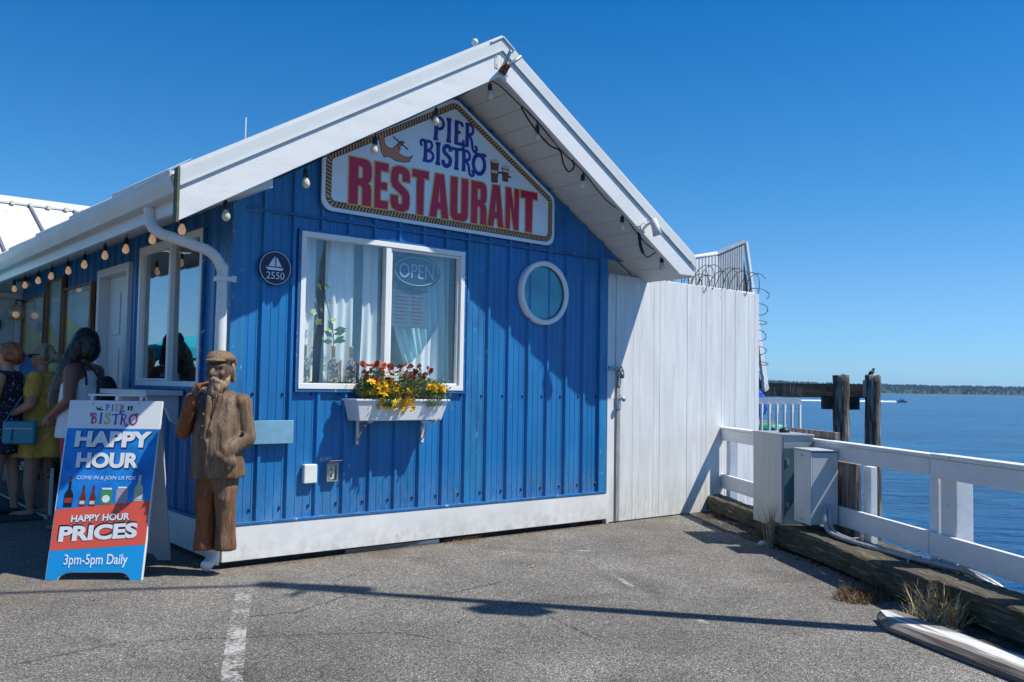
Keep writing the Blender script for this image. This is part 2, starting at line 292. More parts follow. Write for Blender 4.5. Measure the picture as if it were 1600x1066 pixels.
def thing(name, label, cat, loc=(0,0,0), rz=0, group=None):
    o = bpy.data.objects.new(name, None); COL.objects.link(o); o.location = loc; o.rotation_euler = (0,0,rz); o.empty_display_size = .1
    o['label'] = label; o['category'] = cat
    if group: o['group'] = group
    return o
def tag(o, label, cat, group=None, kind=None):
    o['label'] = label; o['category'] = cat
    if group: o['group'] = group
    if kind: o['kind'] = kind
    return o
def label(o, s): o['label'] = s; return o
def structure(name, bm, m, **k): return obj(name, bm, m, kind='structure', **k)
def mesh_from(o, name, m, parent, mods=()):
    dg = bpy.context.evaluated_depsgraph_get(); dg.update()
    me = bpy.data.meshes.new_from_object(o.evaluated_get(dg)); bpy.data.objects.remove(o)
    me.name = name; me.materials.clear(); me.materials.append(m); r = bpy.data.objects.new(name, me); COL.objects.link(r)
    if parent: r.parent = parent
    return r
def share(name, me, loc, parent, rot=(0,0,0), scale=(1,1,1)):
    o = bpy.data.objects.new(name, me); COL.objects.link(o); o.parent = parent; o.location = loc; o.rotation_euler = rot; o.scale = scale; return o
def capsule(bm, a, ra, b, rb, n=14):
    a, b = Vector(a), Vector(b); T = (b-a); L = T.length; T = T/L if L > 1e-6 else Vector((0,0,1))
    prof = [(ra*math.cos(t), -ra*math.sin(t)) for t in np.linspace(1.5, 0, 5)] + [(rb*math.cos(t), L+rb*math.sin(t)) for t in np.linspace(0, 1.5, 5)]
    q = Vector((0,0,1)).rotation_difference(T).to_matrix().to_4x4(); M = Matrix.Translation(a) @ q
    rings = [[bm.verts.new(M @ Vector((r*math.cos(2*math.pi*k/n), r*math.sin(2*math.pi*k/n), z))) for k in range(n)] for r, z in prof]
    for x, y in zip(rings, rings[1:]):
        for k in range(n): bm.faces.new((x[k], x[(k+1) % n], y[(k+1) % n], y[k]))
    bm.faces.new(rings[0][::-1]); bm.faces.new(rings[-1])
def blob(name, prims, m, parent, voxel=.009, smooth=4, disp=0, dscale=12, seed=0, post=None):
    """union of capsules and ellipsoids grown into one continuous skin"""
    bm = bmesh.new()
    for p in prims:
        if p[0] == 'c': capsule(bm, *p[1:])
        elif p[0] == 'e':
            rot = p[3] if len(p) > 3 else None
            if rot is not None: rot = Matrix.Rotation(rot[0], 4, 'X') @ Matrix.Rotation(rot[1], 4, 'Y') @ Matrix.Rotation(rot[2], 4, 'Z')
            ball(bm, p[1], p[2], 3, rot)
        elif p[0] == 'f': p[1](bm)
    finish(bm); me = bpy.data.meshes.new('t'); bm.to_mesh(me); bm.free(); o = bpy.data.objects.new('t', me); COL.objects.link(o)
    r = o.modifiers.new('r', 'REMESH'); r.mode = 'VOXEL'; r.voxel_size = voxel; r.use_smooth_shade = True
    s = o.modifiers.new('s', 'SMOOTH'); s.iterations = smooth; s.factor = .6
    o = mesh_from(o, name, m, parent)
    if disp or post:
        me = o.data; nv = len(me.vertices); co = np.empty(nv*3, np.float32); me.vertices.foreach_get('co', co); nr = [tuple(x.vector) for x in me.vertex_normals]; co = co.reshape(-1, 3)
        for i in range(nv):
            c = Vector(co[i].tolist())
            if disp: c = c+Vector(nr[i])*mnoise.noise(Vector((c.x*dscale+seed, c.y*dscale, c.z*dscale*.35)))*disp
            if post: c = post(c)
            co[i] = c
        me.vertices.foreach_set('co', co.ravel()); me.update()
    for p in o.data.polygons: p.use_smooth = True
    return o
def text(name, body, x0, x1, z0, z1, m, parent, xf, off=0, sh=0, ext=.0008, keep=True):
    """built-in font, fitted to a box in the (u, v) plane, xf maps (u, v, depth) to 3-D"""
    cu = bpy.data.curves.new('t', 'FONT'); cu.body = body; cu.offset = off; cu.shear = sh; cu.extrude = 0; cu.resolution_u = 4
    o = bpy.data.objects.new('t', cu); COL.objects.link(o); r = mesh_from(o, name, m, parent)
    co = [v.co.copy() for v in r.data.vertices]; a0 = min(c.x for c in co); a1 = max(c.x for c in co); b0 = min(c.y for c in co); b1 = max(c.y for c in co)
    for v in r.data.vertices:
        u = x0+(v.co.x-a0)/(a1-a0)*(x1-x0); q = z0+(v.co.y-b0)/(b1-b0)*(z1-z0); v.co = xf(u, q, 0)
    return r
def polyfill(name, loops, m, parent, xf, off=0):
    cu = bpy.data.curves.new('t', 'CURVE'); cu.dimensions = '2D'; cu.fill_mode = 'BOTH'; cu.offset = off
    for lp in loops:
        s = cu.splines.new('POLY'); s.points.add(len(lp)-1); s.use_cyclic_u = True
        for i, p in enumerate(lp): s.points[i].co = (p[0], p[1], 0, 1)
    o = bpy.data.objects.new('t', cu); COL.objects.link(o); r = mesh_from(o, name, m, parent)
    for v in r.data.vertices: v.co = xf(v.co.x, v.co.y, 0)
    return r

# ------------------------------------------------------------ ground, sea, far shore
D = Vector((-.538,-.843,0)); N = Vector((.843,-.538,0)); R0 = Vector((6.075,0,0)); RZ = math.atan2(-.843,-.538)
def rl(s, n, z=0): v = R0+s*D+n*N; return (v.x, v.y, z)
bm = bmesh.new()
e0 = rl(-1.2, -.05); e1 = rl(30, -.05)
add_poly_prism(bm, [(-60, e1[1], 0), (e1[0], e1[1], 0), (e0[0], e0[1], 0), (e0[0]+.3, 40, 0), (-60, 40, 0)], Vector((0,0,-.45)))
structure('pier_deck', bm, ASPH)
bm = bmesh.new()
def road_strip(pts, wd):
    pts = [Vector((*p, 0)) for p in pts]
    d = (pts[-1]-pts[0]).normalized(); nn = Vector((-d.y, d.x, 0))
    a = [bm.verts.new(p+nn*wd/2+Vector((0,0,.004))) for p in pts]; b = [bm.verts.new(p-nn*wd/2+Vector((0,0,.004))) for p in pts]
    for i in range(len(pts)-1): bm.faces.new((a[i], a[i+1], b[i+1], b[i]))
road_strip([(-.09,-.63), (-.6,-1.7), (-.97,-2.52), (-2.0,-4.8)], .105)
o = structure('parking_line', bm, WPAINT)
bm = bmesh.new()
road_strip([(2.55,-1.42), (2.02,-2.42), (1.62,-3.48)], .05); road_strip([(1.5,-.62), (2.75,-.95)], .05); road_strip([(2.75,-1.0), (3.1,-1.35)], .05)
structure('faint_paint_marks', bm, FPAINT)
bm = bmesh.new(); rnd = random.Random(5)
def crack(pts, w):
    q = [Vector((*p, .003)) for p in pts]; out = []
    for a, b in zip(q, q[1:]):
        n = max(3, int((b-a).length/.035))
        for i in range(n): out.append(a.lerp(b, i/n)+Vector((rnd.gauss(0,.006), rnd.gauss(0,.006), 0)))
    prev = None
    for i in range(len(out)-1):
        d = (out[i+1]-out[i]).normalized(); nn = Vector((-d.y, d.x, 0))*w*rnd.uniform(.3,1)/2; c = (bm.verts.new(out[i]+nn), bm.verts.new(out[i]-nn))
        if prev: bm.faces.new((prev[0], c[0], c[1], prev[1]))
        prev = c
crack([(-.55,-1.45),(-.15,-1.55),(.3,-1.35),(.8,-1.7),(1.5,-1.6)], .009); crack([(.3,-1.35),(.45,-.9),(.95,-.62)], .006); crack([(-1.8,-1.7),(-1.2,-1.6),(-.6,-1.9),(.1,-2.3),(.4,-3.1)], .008)
crack([(1.9,-.7),(2.6,-.95),(3.3,-.8),(3.7,-1.1)], .007); crack([(.8,-1.7),(1.1,-2.4),(.9,-3.2)], .006)
structure('asphalt_cracks', bm, mat('crack_dark', (.035,.033,.03), .95))
WZ = -4.0
bm = bmesh.new(); bmesh.ops.create_grid(bm, x_segments=8, y_segments=8, size=9000, matrix=Matrix.Translation((3000,5000,WZ)))
structure('sea', bm, WATER)
def pol(az, r, z=0): return Vector((CP.x+math.sin(az)*r, CP.y+math.cos(az)*r, z))
# hills across the water
HILLM = mat('far_forest_ground', (.016,.036,.028), .95, var=.35, vscale=.01, col2=(.028,.050,.030), c2scale=.006, c2lo=.5, c2hi=.62, stretch=(1,1,3))
FORM = mat('far_forest_trees', (.014,.034,.026), .95, var=.45, vscale=.02, col2=(.026,.050,.028), c2scale=.009, c2lo=.5, c2hi=.6)
def hill_h(a):
    x = (a-YAW); base = 56 + 14*math.sin(a*9+1.0) + 10*mnoise.noise(Vector((a*14, 3, 0))) + 6*mnoise.noise(Vector((a*50, 1, 0)))
    return base - 60*max(0, a-1.08)*1.6
bm = bmesh.new(); rows = []
HD = 4300
na = 260
for j, (dr, f) in enumerate(((0,0), (60,.08), (350,.45), (800,.85), (1150,1.0), (1900,.8))):
    rows.append([bm.verts.new(pol(a, HD+dr, WZ-.2+3*(j > 0)+hill_h(a)*f*(1+.25*mnoise.noise(Vector((a*30, j*1.7, 5)))*(0 < f < 1)))) for a in np.linspace(-.1, 1.9, na)])
for a, b in zip(rows, rows[1:]):
    for i in range(na-1): bm.faces.new((a[i], a[i+1], b[i+1], b[i]))
structure('wooded_hills', bm, HILLM, smooth=True)
bm = bmesh.new(); rnd = random.Random(3); prof = ((0,0), (60,.08), (350,.45), (800,.85), (1150,1.0))
for i in range(11000):
    a = rnd.uniform(.0, 1.5); k = rnd.random(); k = k**.8*1150
    if i < 3500: k = rnd.uniform(1020, 1180)
    kk = min(k, 1149)
    for (d0, f0), (d1, f1) in zip(prof, prof[1:]):
        if d0 <= kk <= d1: f = f0+(f1-f0)*(kk-d0)/(d1-d0)
    z = WZ+hill_h(a)*f; h = rnd.uniform(9, 20); r = h*rnd.uniform(.3,.5); c = pol(a, HD+k, z)
    q = rnd.random()*3
    base = [bm.verts.new(c+Vector((r*math.cos(q+t), r*math.sin(q+t), h*.1))) for t in (0, 2.1, 4.2)]; tp = bm.verts.new(c+Vector((0,0,h)))
    mid = None
    for u in range(3): bm.faces.new((base[u], base[(u+1) % 3], tp))
o = obj('far_woods', bm, FORM, kind='stuff'); o['label'] = 'dark tree-covered shore far across the water'; o['category'] = 'woods'
bm = bmesh.new(); rows = [[bm.verts.new(pol(a, HD-25+d, WZ+z)) for a in np.linspace(-.1,1.9,160)] for d, z in ((0,.1),(30,3.2))]
for i in range(159): bm.faces.new((rows[0][i], rows[0][i+1], rows[1][i+1], rows[1][i]))
structure('far_beach', bm, mat('far_beach_sand', (.12,.12,.11), .9))

# ------------------------------------------------------------ restaurant building
W = 4.11; AX = 2.09
bld = thing('restaurant_building', 'blue metal-clad restaurant with white gable roof and white skirting on the pier', 'building')
PROF = [(0,.026),(.024,.026),(.036,0),(.082,0),(.085,.0035),(.094,.0035),(.097,0),(.150,0),(.153,.0035),(.162,.0035),(.165,0),(.214,0),(.217,.0035),(.226,.0035),(.229,0),(.238,0),(.252,.026)]
def siding(parent, xf, u0, u1, zlo, zhi, holes, pitch=.2525, phase=.238, m=None, extra=(), name='panel', scr=None, odd=()):
    k0 = math.floor((u0-phase)/pitch); k1 = math.ceil((u1-phase)/pitch)
    for k in range(k0, k1):
        s = phase+k*pitch; sc = pitch/.252
        full = [(s+a*sc, d) for a, d in PROF]
        cuts = sorted({max(u0, s), min(u1, s+pitch)} | {h for hh in holes for h in hh[:2] if max(u0, s) < h < min(u1, s+pitch)})
        for ua, ub in zip(cuts, cuts[1:]):
            if ub-ua < .004: continue
            mid = (ua+ub)/2; ranges = [(zlo, None)]
            for h in holes:
                if h[0] < mid < h[1]:
                    ranges = [(zlo, lambda u, z=h[2]: z), (h[3], None)]
            us = sorted({ua, ub} | {u for u, _ in full if ua < u < ub} | {e for e in extra if ua < e < ub})
            fx = [p[0] for p in full]; fy = [p[1] for p in full]; ds = [float(np.interp(u, fx, fy)) for u in us]
            for z0, zf in ranges:
                zf = zf or zhi
                if max(zf(u) for u in us)-z0 < .01: continue
                bm = bmesh.new(); lo = [bm.verts.new(xf(u, d, z0)) for u, d in zip(us, ds)]; hi = [bm.verts.new(xf(u, d, max(zf(u), z0+.001))) for u, d in zip(us, ds)]
                for i in range(len(us)-1): bm.faces.new((lo[i], lo[i+1], hi[i+1], hi[i]))
                obj(name, bm, BLUEF if k in odd else (m or BLUE), parent)
            if scr is not None:
                for z in scr:
                    if ub-ua > .1: screws.append(xf(s+pitch*.93-.03, .004, z))
screws = []
fx_ = lambda u, d, z: (u, -d, z)
lx_ = lambda u, d, z: (-d, u, z)
WIN = (.553, 2.222, 1.370, 2.676)
siding(bld, fx_, .105, 4.0, .335, lambda u: 2.782, [WIN], odd=(8,), scr=(.43, 1.335))
siding(bld, fx_, .0, 4.385, 2.812, lambda u: 4.135-.598*abs(u-AX), [], extra=(AX,), name='gable_panel')
LW = (.553, 2.185, 1.372, 2.70); LD = (2.49, 3.585, .33, 2.60)
siding(bld, lx_, .085, 7.38, .335, lambda u: 2.86, [LW, LD], phase=.05, name='side_panel')
bm = bmesh.new()
for p in screws: lathe(bm, [(.013, .002), (.011, -.006), (.005, -.012)], p, 8, 'Y')
obj('screw_heads', bm, mat('screw_blue_dark', (.01,.03,.10), .4), bld, kind='stuff')
# corner flashings, ledge, skirting
box('corner_flashing', (-.012, .105, -.012, -.002, .335, 2.86), BLUEF, bld, bevel=.002)
box('corner_flashing', (-.012, -.002, -.002, .085, .335, 2.86), BTRIM, bld, bevel=.002)
box('corner_flashing', (4.0, 4.112, -.034, -.002, .335, 2.80), BLUEF, bld, bevel=.002)
bm = bmesh.new(); bx(bm, .10, 4.11, -.032, -.002, 2.784, 2.796); bx(bm, .10, 4.385, -.018, -.003, 2.797, 2.811); obj('gable_ledge', bm, BTRIM, bld)
box('skirting_board', (-.034, 4.112, -.046, -.006, .052, .318), WHITE, bld, bevel=.004)
box('skirting_flashing', (-.036, 4.10, -.052, -.001, .320, .342), BTRIM, bld, bevel=.003)
box('skirting_board', (-.046, -.006, -.004, 7.36, .052, .318), WHITE, bld, bevel=.004)
box('skirting_flashing', (-.052, -.001, .0, 2.485, .320, .342), BTRIM, bld, bevel=.003)
box('corner_post', (4.114, 4.150, -.040, .03, .0, 2.62), WHITE, bld, bevel=.003)
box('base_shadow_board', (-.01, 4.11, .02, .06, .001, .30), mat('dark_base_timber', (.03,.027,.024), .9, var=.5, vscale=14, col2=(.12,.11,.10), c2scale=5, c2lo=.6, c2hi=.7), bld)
box('base_timber', (1.05, 2.0, -.012, .018, .0, .038), BOARDW, bld)
box('base_timber', (2.05, 2.5, -.008, .018, .0, .030), TIMB, bld)
bm = bmesh.new(); bx(bm, 4.09, 4.108, .1, 7.3, .2, 2.85); bx(bm, .0, 4.09, 7.3, 7.33, 0, 2.85); bx(bm, .06, 4.0, .35, 7.2, -.0+.01, .05)
obj('rear_walls', bm, INTW, bld)
# room seen through the windows
bm = bmesh.new(); bx(bm, .12, 4.0, 2.55, 2.60, .06, 2.74); bx(bm, .12, 4.0, .10, 2.55, 2.76, 2.80); bx(bm, 3.96, 4.0, .12, 2.54, .06, 2.74)
obj('inner_room', bm, INTW, bld)
# roof
def zt(x): return 4.467-.588*(2.08-x) if x < 2.08 else 4.467-.627*(x-2.08)
def zb(x): return 4.133-.593*(2.08-x) if x < 2.08 else 4.133-.630*(x-2.08)
LX, RX = -.675, 4.73
def slab(bm, x0, x1, y0, y1, up, dn):
    add_poly_prism(bm, [(x0,y0,zt(x0)+up),(x1,y0,zt(x1)+up),(x1,y0,zt(x1)+dn),(x0,y0,zt(x0)+dn)], Vector((0,y1-y0,0)))
xl = [LX+.0, .0, .69, 1.38, 2.08]; 
ys = [-.70+i*.62 for i in range(14)]
for y0, y1 in zip(ys, ys[1:]):
    for xa, xb in ((LX, 2.079), (2.081, RX)):
        bm = bmesh.new(); slab(bm, xa, xb, y0, y1-.003, -.008, -.045)
        add_poly_prism(bm, [(xa,y0+.001,zt(xa)-.008),(xb,y0+.001,zt(xb)-.008),(xb,y0+.001,zt(xb)+.030),(xa,y0+.001,zt(xa)+.030)], Vector((0,.04,0)))
        obj('roof_panel', bm, ROOFM, bld)
for i in range(6):
    y0 = -.62+i*1.31; y1 = y0+1.30; bm = bmesh.new()
    add_poly_prism(bm, [(-.72,y0,2.853),(-.72,y1,2.853),(-.72,y1,2.886),(-.72,y0,2.858)], Vector((.15,0,.10))); obj('roof_lap_edge', bm, ROOFM, bld)
bm = bmesh.new()
add_poly_prism(bm, [(1.95,-.726,zt(1.95)+.002),(2.08,-.726,zt(2.08)+.004),(2.21,-.726,zt(2.21)+.002),(2.21,-.726,zt(2.21)+.012),(2.08,-.726,zt(2.08)+.016),(1.95,-.726,zt(1.95)+.012)], Vector((0,8.0,0)))
obj('ridge_cap', bm, ROOFM, bld)
for xa, xb in ((LX, 2.0795), (2.0805, RX)):
    s = 'left' if xa < 0 else 'right'
    bm = bmesh.new(); add_poly_prism(bm, [(xa,-.711,zt(xa)),(xb,-.711,zt(xb)),(xb,-.711,zt(xb)-.112),(xa,-.711,zt(xa)-.112)], Vector((0,.010,0)))
    add_poly_prism(bm, [(xa,-.720,zt(xa)-.100),(xb,-.720,zt(xb)-.100),(xb,-.720,zt(xb)-.112),(xa,-.720,zt(xa)-.112)], Vector((0,.0088,0)))
    obj('roof_edge_trim', bm, TRIMG, bld)
    xe = xb
    if xa < 0: pts = [(xa,-.700,zt(xa)-.114),(xb,-.700,zt(xb)-.114),(xb,-.700,zb(xb)),(xa,-.700,zb(xa))]
    else: pts = [(xa,-.700,zt(xa)-.114),(xb,-.700,zt(xb)-.114),(xb,-.700,2.615),(4.49,-.700,2.612),(xa,-.700,zb(xa))]
    bm = bmesh.new(); add_poly_prism(bm, pts, Vector((0,.042,0))); obj('rake_fascia_board', bm, FASC, bld, bevel=.003)
bm = bmesh.new(); bx(bm, RX-.035, RX, -.655, 7.4, 2.60, zt(RX)-.05); obj('eave_fascia_board', bm, FASC, bld)
bm = bmesh.new(); bx(bm, -.605, -.575, -.655, 7.3, 2.605, 2.80); obj('eave_fascia_board', bm, DSPT, bld)
# soffit: separate vinyl strips
for sgn, x_end in ((-1, .0), (1, 4.69)):
    n = 11 if sgn < 0 else 15; xs = np.linspace(AX, x_end, n+1)
    for a, b in zip(xs, xs[1:]):
        a, b = (a, b-.006*sgn)
        f = lambda x: 4.155-.598*abs(x-AX)
        bm = bmesh.new(); add_poly_prism(bm, [(a,-.657,f(a)),(b,-.657,f(b)),(b,-.657,f(b)+.012),(a,-.657,f(a)+.012)], Vector((0,.70,0)))
        obj('soffit_strip', bm, SOFFIT, bld)
    bm = bmesh.new(); f = lambda x: 4.17-.598*abs(x-AX)
    add_poly_prism(bm, [(AX,-.655,f(AX)),(x_end,-.655,f(x_end)),(x_end,-.655,f(x_end)+.02),(AX,-.655,f(AX)+.02)], Vector((0,.75,0)))
    obj('soffit_backing', bm, DARKV, bld)
yy = -.655; f = lambda x: 2.84+.36*x
while yy < 7.2:
    bm = bmesh.new()
    add_poly_prism(bm, [(-.574,yy,f(-.574)),(-.003,yy,f(-.003)),(-.003,yy,f(-.003)+.012),(-.574,yy,f(-.574)+.012)], Vector((0,.147 if yy < -1 else .297,0)))
    obj('eave_soffit_strip', bm, SOFFIT, bld); yy += .301
bm = bmesh.new(); f = lambda x: 2.86+.36*x
add_poly_prism(bm, [(-.574,-.655,f(-.574)),(-.0,-.655,f(-.0)),(-.0,-.655,f(-.0)+.02),(-.574,-.655,f(-.574)+.02)], Vector((0,7.95,0))); obj('soffit_backing', bm, DARKV, bld)
bm = bmesh.new(); add_poly_prism(bm, [(-.38,-.656,2.69),(.012,-.656,2.838),(.012,-.656,2.915),(-.38,-.656,2.72)], Vector((0,.012,0))); bx(bm, -.0, .012, -.643, -.03, 2.838, 2.905); obj('soffit_return', bm, SOFFIT, bld)
bm = bmesh.new(); add_poly_prism(bm, [(4.12,.06,4.155-.598*(4.12-AX)-.02),(4.69,.06,2.62),(4.69,.06,2.60),(4.12,.06,2.86)], Vector((0,7.2,0))); obj('soffit_backing', bm, SOFFIT, bld)
# gutter
def gprof(bm, y0, y1):
    pts = [(-.607,2.698),(-.672,2.698),(-.684,2.706),(-.694,2.73),(-.712,2.775),(-.722,2.81),(-.724,2.843),(-.718,2.850),(-.708,2.846),(-.706,2.81),(-.696,2.775),(-.678,2.73),(-.668,2.715),(-.607,2.715)]
    add_poly_prism(bm, [(x, y0, z) for x, z in pts], Vector((0,y1-y0,0)))
bm = bmesh.new(); gprof(bm, -.645, 7.3); g_ = obj('gutter', bm, GUTM, bld)
add_ = bmesh.new(); bx(add_, -.694, -.677, -.72, -.648, 2.49, 2.86); obj('gutter_end_cap', add_, mat('mossy_end_wood', (.10,.12,.07), .8, var=.3, vscale=20), bld)
# downspout
dsp = [(-.63,.035,2.70),(-.63,.03,2.62),(-.615,.0,2.55),(-.57,-.04,2.505),(-.50,-.06,2.485),(-.30,-.068,2.435),(-.22,-.07,2.41),(-.155,-.075,2.355),(-.118,-.08,2.27),(-.112,-.08,2.15),(-.112,-.08,.22),(-.118,-.085,.14),(-.150,-.11,.085),(-.20,-.15,.06)]
def smoothpath(pts, k=4):
    pts = [Vector(p) for p in pts]; out = []
    for i in range(len(pts)-1):
        p0 = pts[max(i-1,0)]; p1 = pts[i]; p2 = pts[i+1]; p3 = pts[min(i+2, len(pts)-1)]
        for j in range(k):
            t = j/k; out.append(.5*((2*p1)+(p2-p0)*t+(2*p0-5*p1+4*p2-p3)*t*t+(3*p1-p0-3*p2+p3)*t**3))
    out.append(pts[-1]); return out
dpt = smoothpath(dsp, 5)
rr_ = []
for i, p in enumerate(dpt):
    bend = (2.15 < p.z < 2.66 and (i % 2)) or (p.z < .2 and i % 2); rr_.append(.043-(.004 if bend else 0))
ds = obj('downspout', B(tube, dpt, rr_, 14), DSPT, bld, smooth=True)
bm = bmesh.new(); bx(bm, -.160, -.052, -.127, -.03, 2.19, 2.225); bx(bm, -.055, -.02, -.128, -.122, 2.185, 2.232); obj('strap', bm, DSPT, ds)
# apex flag holder: two plates and two rusty pipes
ap = thing('flag_pole_holder', 'rusty double pipe flag holder bolted on white plates at the roof peak', 'bracket', (2.08,-.70,4.15)); ap.scale = (.68,.68,.68)
for s in (-1, 1):
    bm = bmesh.new(); x = s*.085; bx(bm, x-.026, x+.026, -.008, -.001, .06, .25) if s < 0 else bx(bm, x-.026, x+.026, -.008, -.001, .0, .19)
    for z in ((.10, .21) if s < 0 else (.04, .15)): ball(bm, (x, -.011, z), .008, 1)
    obj('plate', bm, TRIMG, ap)
bm = bmesh.new(); tube(bm, [(-.01,-.03,.06),(-.012,-.10,.14),(-.010,-.20,.25)], .025, 12); obj('pipe', bm, GALV, ap, smooth=True)
bm = bmesh.new(); tube(bm, [(.02,-.03,.04),(.09,-.10,.14),(.19,-.16,.235)], .025, 12); obj('pipe', bm, GALV, ap, smooth=True)
bm = bmesh.new(); tube(bm, [(-.03,-.005,.02),(.0,-.06,.085),(.0,-.09,.13)], [.03,.035,.026], 10); tube(bm, [(.03,-.005,.0),(.04,-.05,.07),(.06,-.08,.105)], [.03,.032,.026], 10); obj('rusty_socket', bm, RUST, ap)
# small fittings on roof
o = obj('roof_aerial', B(tube, [(.57,1.2,zt(.57)-.02),(.57,1.2,zt(.57)+.30)], .006, 6), WHITE); tag(o, 'thin white aerial rod standing on the left roof slope', 'aerial')
bm = bmesh.new(); lathe(bm, [(.015,0),(.015,.03),(.026,.035),(.030,.055),(.018,.075),(.003,.08)], (1.86,-.6,zt(1.86)+.02), 12)
tag(obj('roof_globe_lamp', bm, mat('yellowed_globe', (.72,.74,.60), .3), smooth=True), 'small round cream globe beside the roof peak', 'lamp')
# security light
sl = thing('security_light', 'white cylindrical spot light clipped to the right rake board', 'spot light', (3.93,-.70,3.03))
bm = bmesh.new(); lathe(bm, [(.045,0),(.045,.012),(.02,.02)], (-.01,-.012,.0), 14, 'Y'); tube(bm, [(-.01,-.02,0),(-.01,-.06,.02),(.03,-.09,.05)], .012, 8); obj('arm', bm, WHITE, sl)
bm = bmesh.new(); tube(bm, [(.02,-.10,.075),(.05,-.11,-.01),(.075,-.12,-.085)], [.036,.040,.048], 14); obj('lamp_head', bm, WHITE, sl, smooth=True)
bm = bmesh.new(); tube(bm, smoothpath([(-.14,-.01,-.005),(-.10,-.02,.03),(-.04,-.03,.06),(.01,-.03,.085),(.03,-.03,.03)]), .004, 6); obj('cable', bm, WHITE, sl)

# ------------------------------------------------------------ windows, door
def window(parent, xf, u0, u1, z0, z1, mull, gl, fr=VINYL, fw=.045, sash=0, back=True):
    bm = bmesh.new()
    def bar(a, b, c, d, d0, d1):
        pts = [xf(a,d0,c), xf(b,d0,c), xf(b,d0,d), xf(a,d0,d)]; add_poly_prism(bm, pts, Vector(xf(0,d1,0))-Vector(xf(0,d0,0)))
    bar(u0,u1,z0,z0+fw,-.05,.042); bar(u0,u1,z1-fw,z1,-.05,.042); bar(u0,u0+fw,z0+fw,z1-fw,-.05,.040); bar(u1-fw,u1,z0+fw,z1-fw,-.05,.040)
    f = obj('window', bm, fr, parent, bevel=.003)
    bm = bmesh.new(); bar(mull-.026,mull+.026,z0+fw,z1-fw,-.03,.036); obj('mullion', bm, fr, f, bevel=.003)
    rs = [(u0+fw, mull-.026), (mull+.026, u1-fw)]
    for i, (a, b) in enumerate(rs):
        if i == sash:
            bm = bmesh.new(); q = .022; e = .003
            bar(a+e,b-e,z0+fw+e,z0+fw+q,-.02,.018); bar(a+e,b-e,z1-fw-q,z1-fw-e,-.02,.018); bar(a+e,a+q,z0+fw+q,z1-fw-q,-.02,.017); bar(b-q,b-e,z0+fw+q,z1-fw-q,-.02,.017)
            obj('sash', bm, fr, f)
        bm = bmesh.new(); bar(a-.005, b+.005, z0+fw-.005, z1-fw+.005, -.012, -.008); obj('pane', bm, gl, f)
    bm = bmesh.new(); o = .024   # blue channel round the frame
    bar(u0-o,u1+o,z0-o,z0-.001,-.0,.036); bar(u0-o,u1+o,z1+.001,z1+o*.7,0,.040); bar(u0-o,u0-.001,z0,z1,0,.034); bar(u1+.001,u1+o,z0,z1,0,.034)
    obj('surround', bm, BTRIM, f)
    return f
wf = window(bld, fx_, .560, 2.215, 1.378, 2.668, 1.389, GLASS, sash=1)
wl = window(bld, lx_, .560, 2.178, 1.380, 2.692, 1.33, GLASS_S, sash=1)
bm = bmesh.new(); bx(bm, .55, 2.23, .055, .30, 1.39, 1.428); obj('inner_sill', bm, VINYL, wf)
# curtains
def curtain(name, x0, x1, z0, z1, y, m, amp=.018, fold=.09, parent=None, swoop=None, lab=None, xw=False):
    bm = bmesh.new(); nx, nz = int((x1-x0)/.012), 14; g = []
    for j in range(nz+1):
        row = []
        for i in range(nx+1):
            t = i/nx; q = j/nz; x = x0+t*(x1-x0); z = z0+q*(z1-z0)
            d = amp*math.sin(2*math.pi*x/fold+math.sin(z*2.1)*.9)*(1-.35*q)+.006*math.sin(x*43+z*3)
            if swoop: x, z = swoop(t, q, x, z)
            row.append(bm.verts.new((x, y+d, z) if not xw else (y+d, x, z)))
        g.append(row)
    for a, b in zip(g, g[1:]):
        for i in range(nx): bm.faces.new((a[i], a[i+1], b[i+1], b[i]))
    o = obj(name, bm, m, parent, smooth=True)
    if lab: tag(o, lab, 'curtain')
    return o
curtain('curtain', .57, .80, 1.44, 2.70, .20, CURT, lab='pale curtain strip hanging at the far left of the front window')
curtain('curtain', .90, 1.18, 1.44, 2.70, .20, CURT, lab='white curtain panel behind the flowering sprig in the front window')
curtain('curtain', 1.27, 1.42, 1.44, 2.70, .21, CURT, lab='narrow white curtain beside the middle bar of the front window')
curtain('curtain', .50, 2.3, 1.30, 2.74, .50, mat('curtain_dim_teal', (.48,.70,.77), .9, var=.15, vscale=3), amp=.03, fold=.16, lab='dim blue-green drape across the back of the front window')
curtain('curtain', 1.47, 2.22, 1.44, 2.70, .22, CURT2, swoop=lambda t, q, x, z: (x+(.38*(1-t))*(1-q)**1.6*.9, z), lab='teal drape gathered to the right behind the open sign')
curtain('curtain', 1.44, 2.08, 1.44, 1.80, .17, CURT, swoop=lambda t, q, x, z: (x, 1.44+(z-1.44)*(.35+1.1*abs(t-.35)**1.5+.7*t**3)), lab='white cloth heaped at the bottom right of the front window')
curtain('curtain', .40, 3.6, .9, 2.70, .45, mat('side_blind_dim', (.10,.13,.16), .9), xw=True, amp=.01, lab='dim grey drape inside the side window')
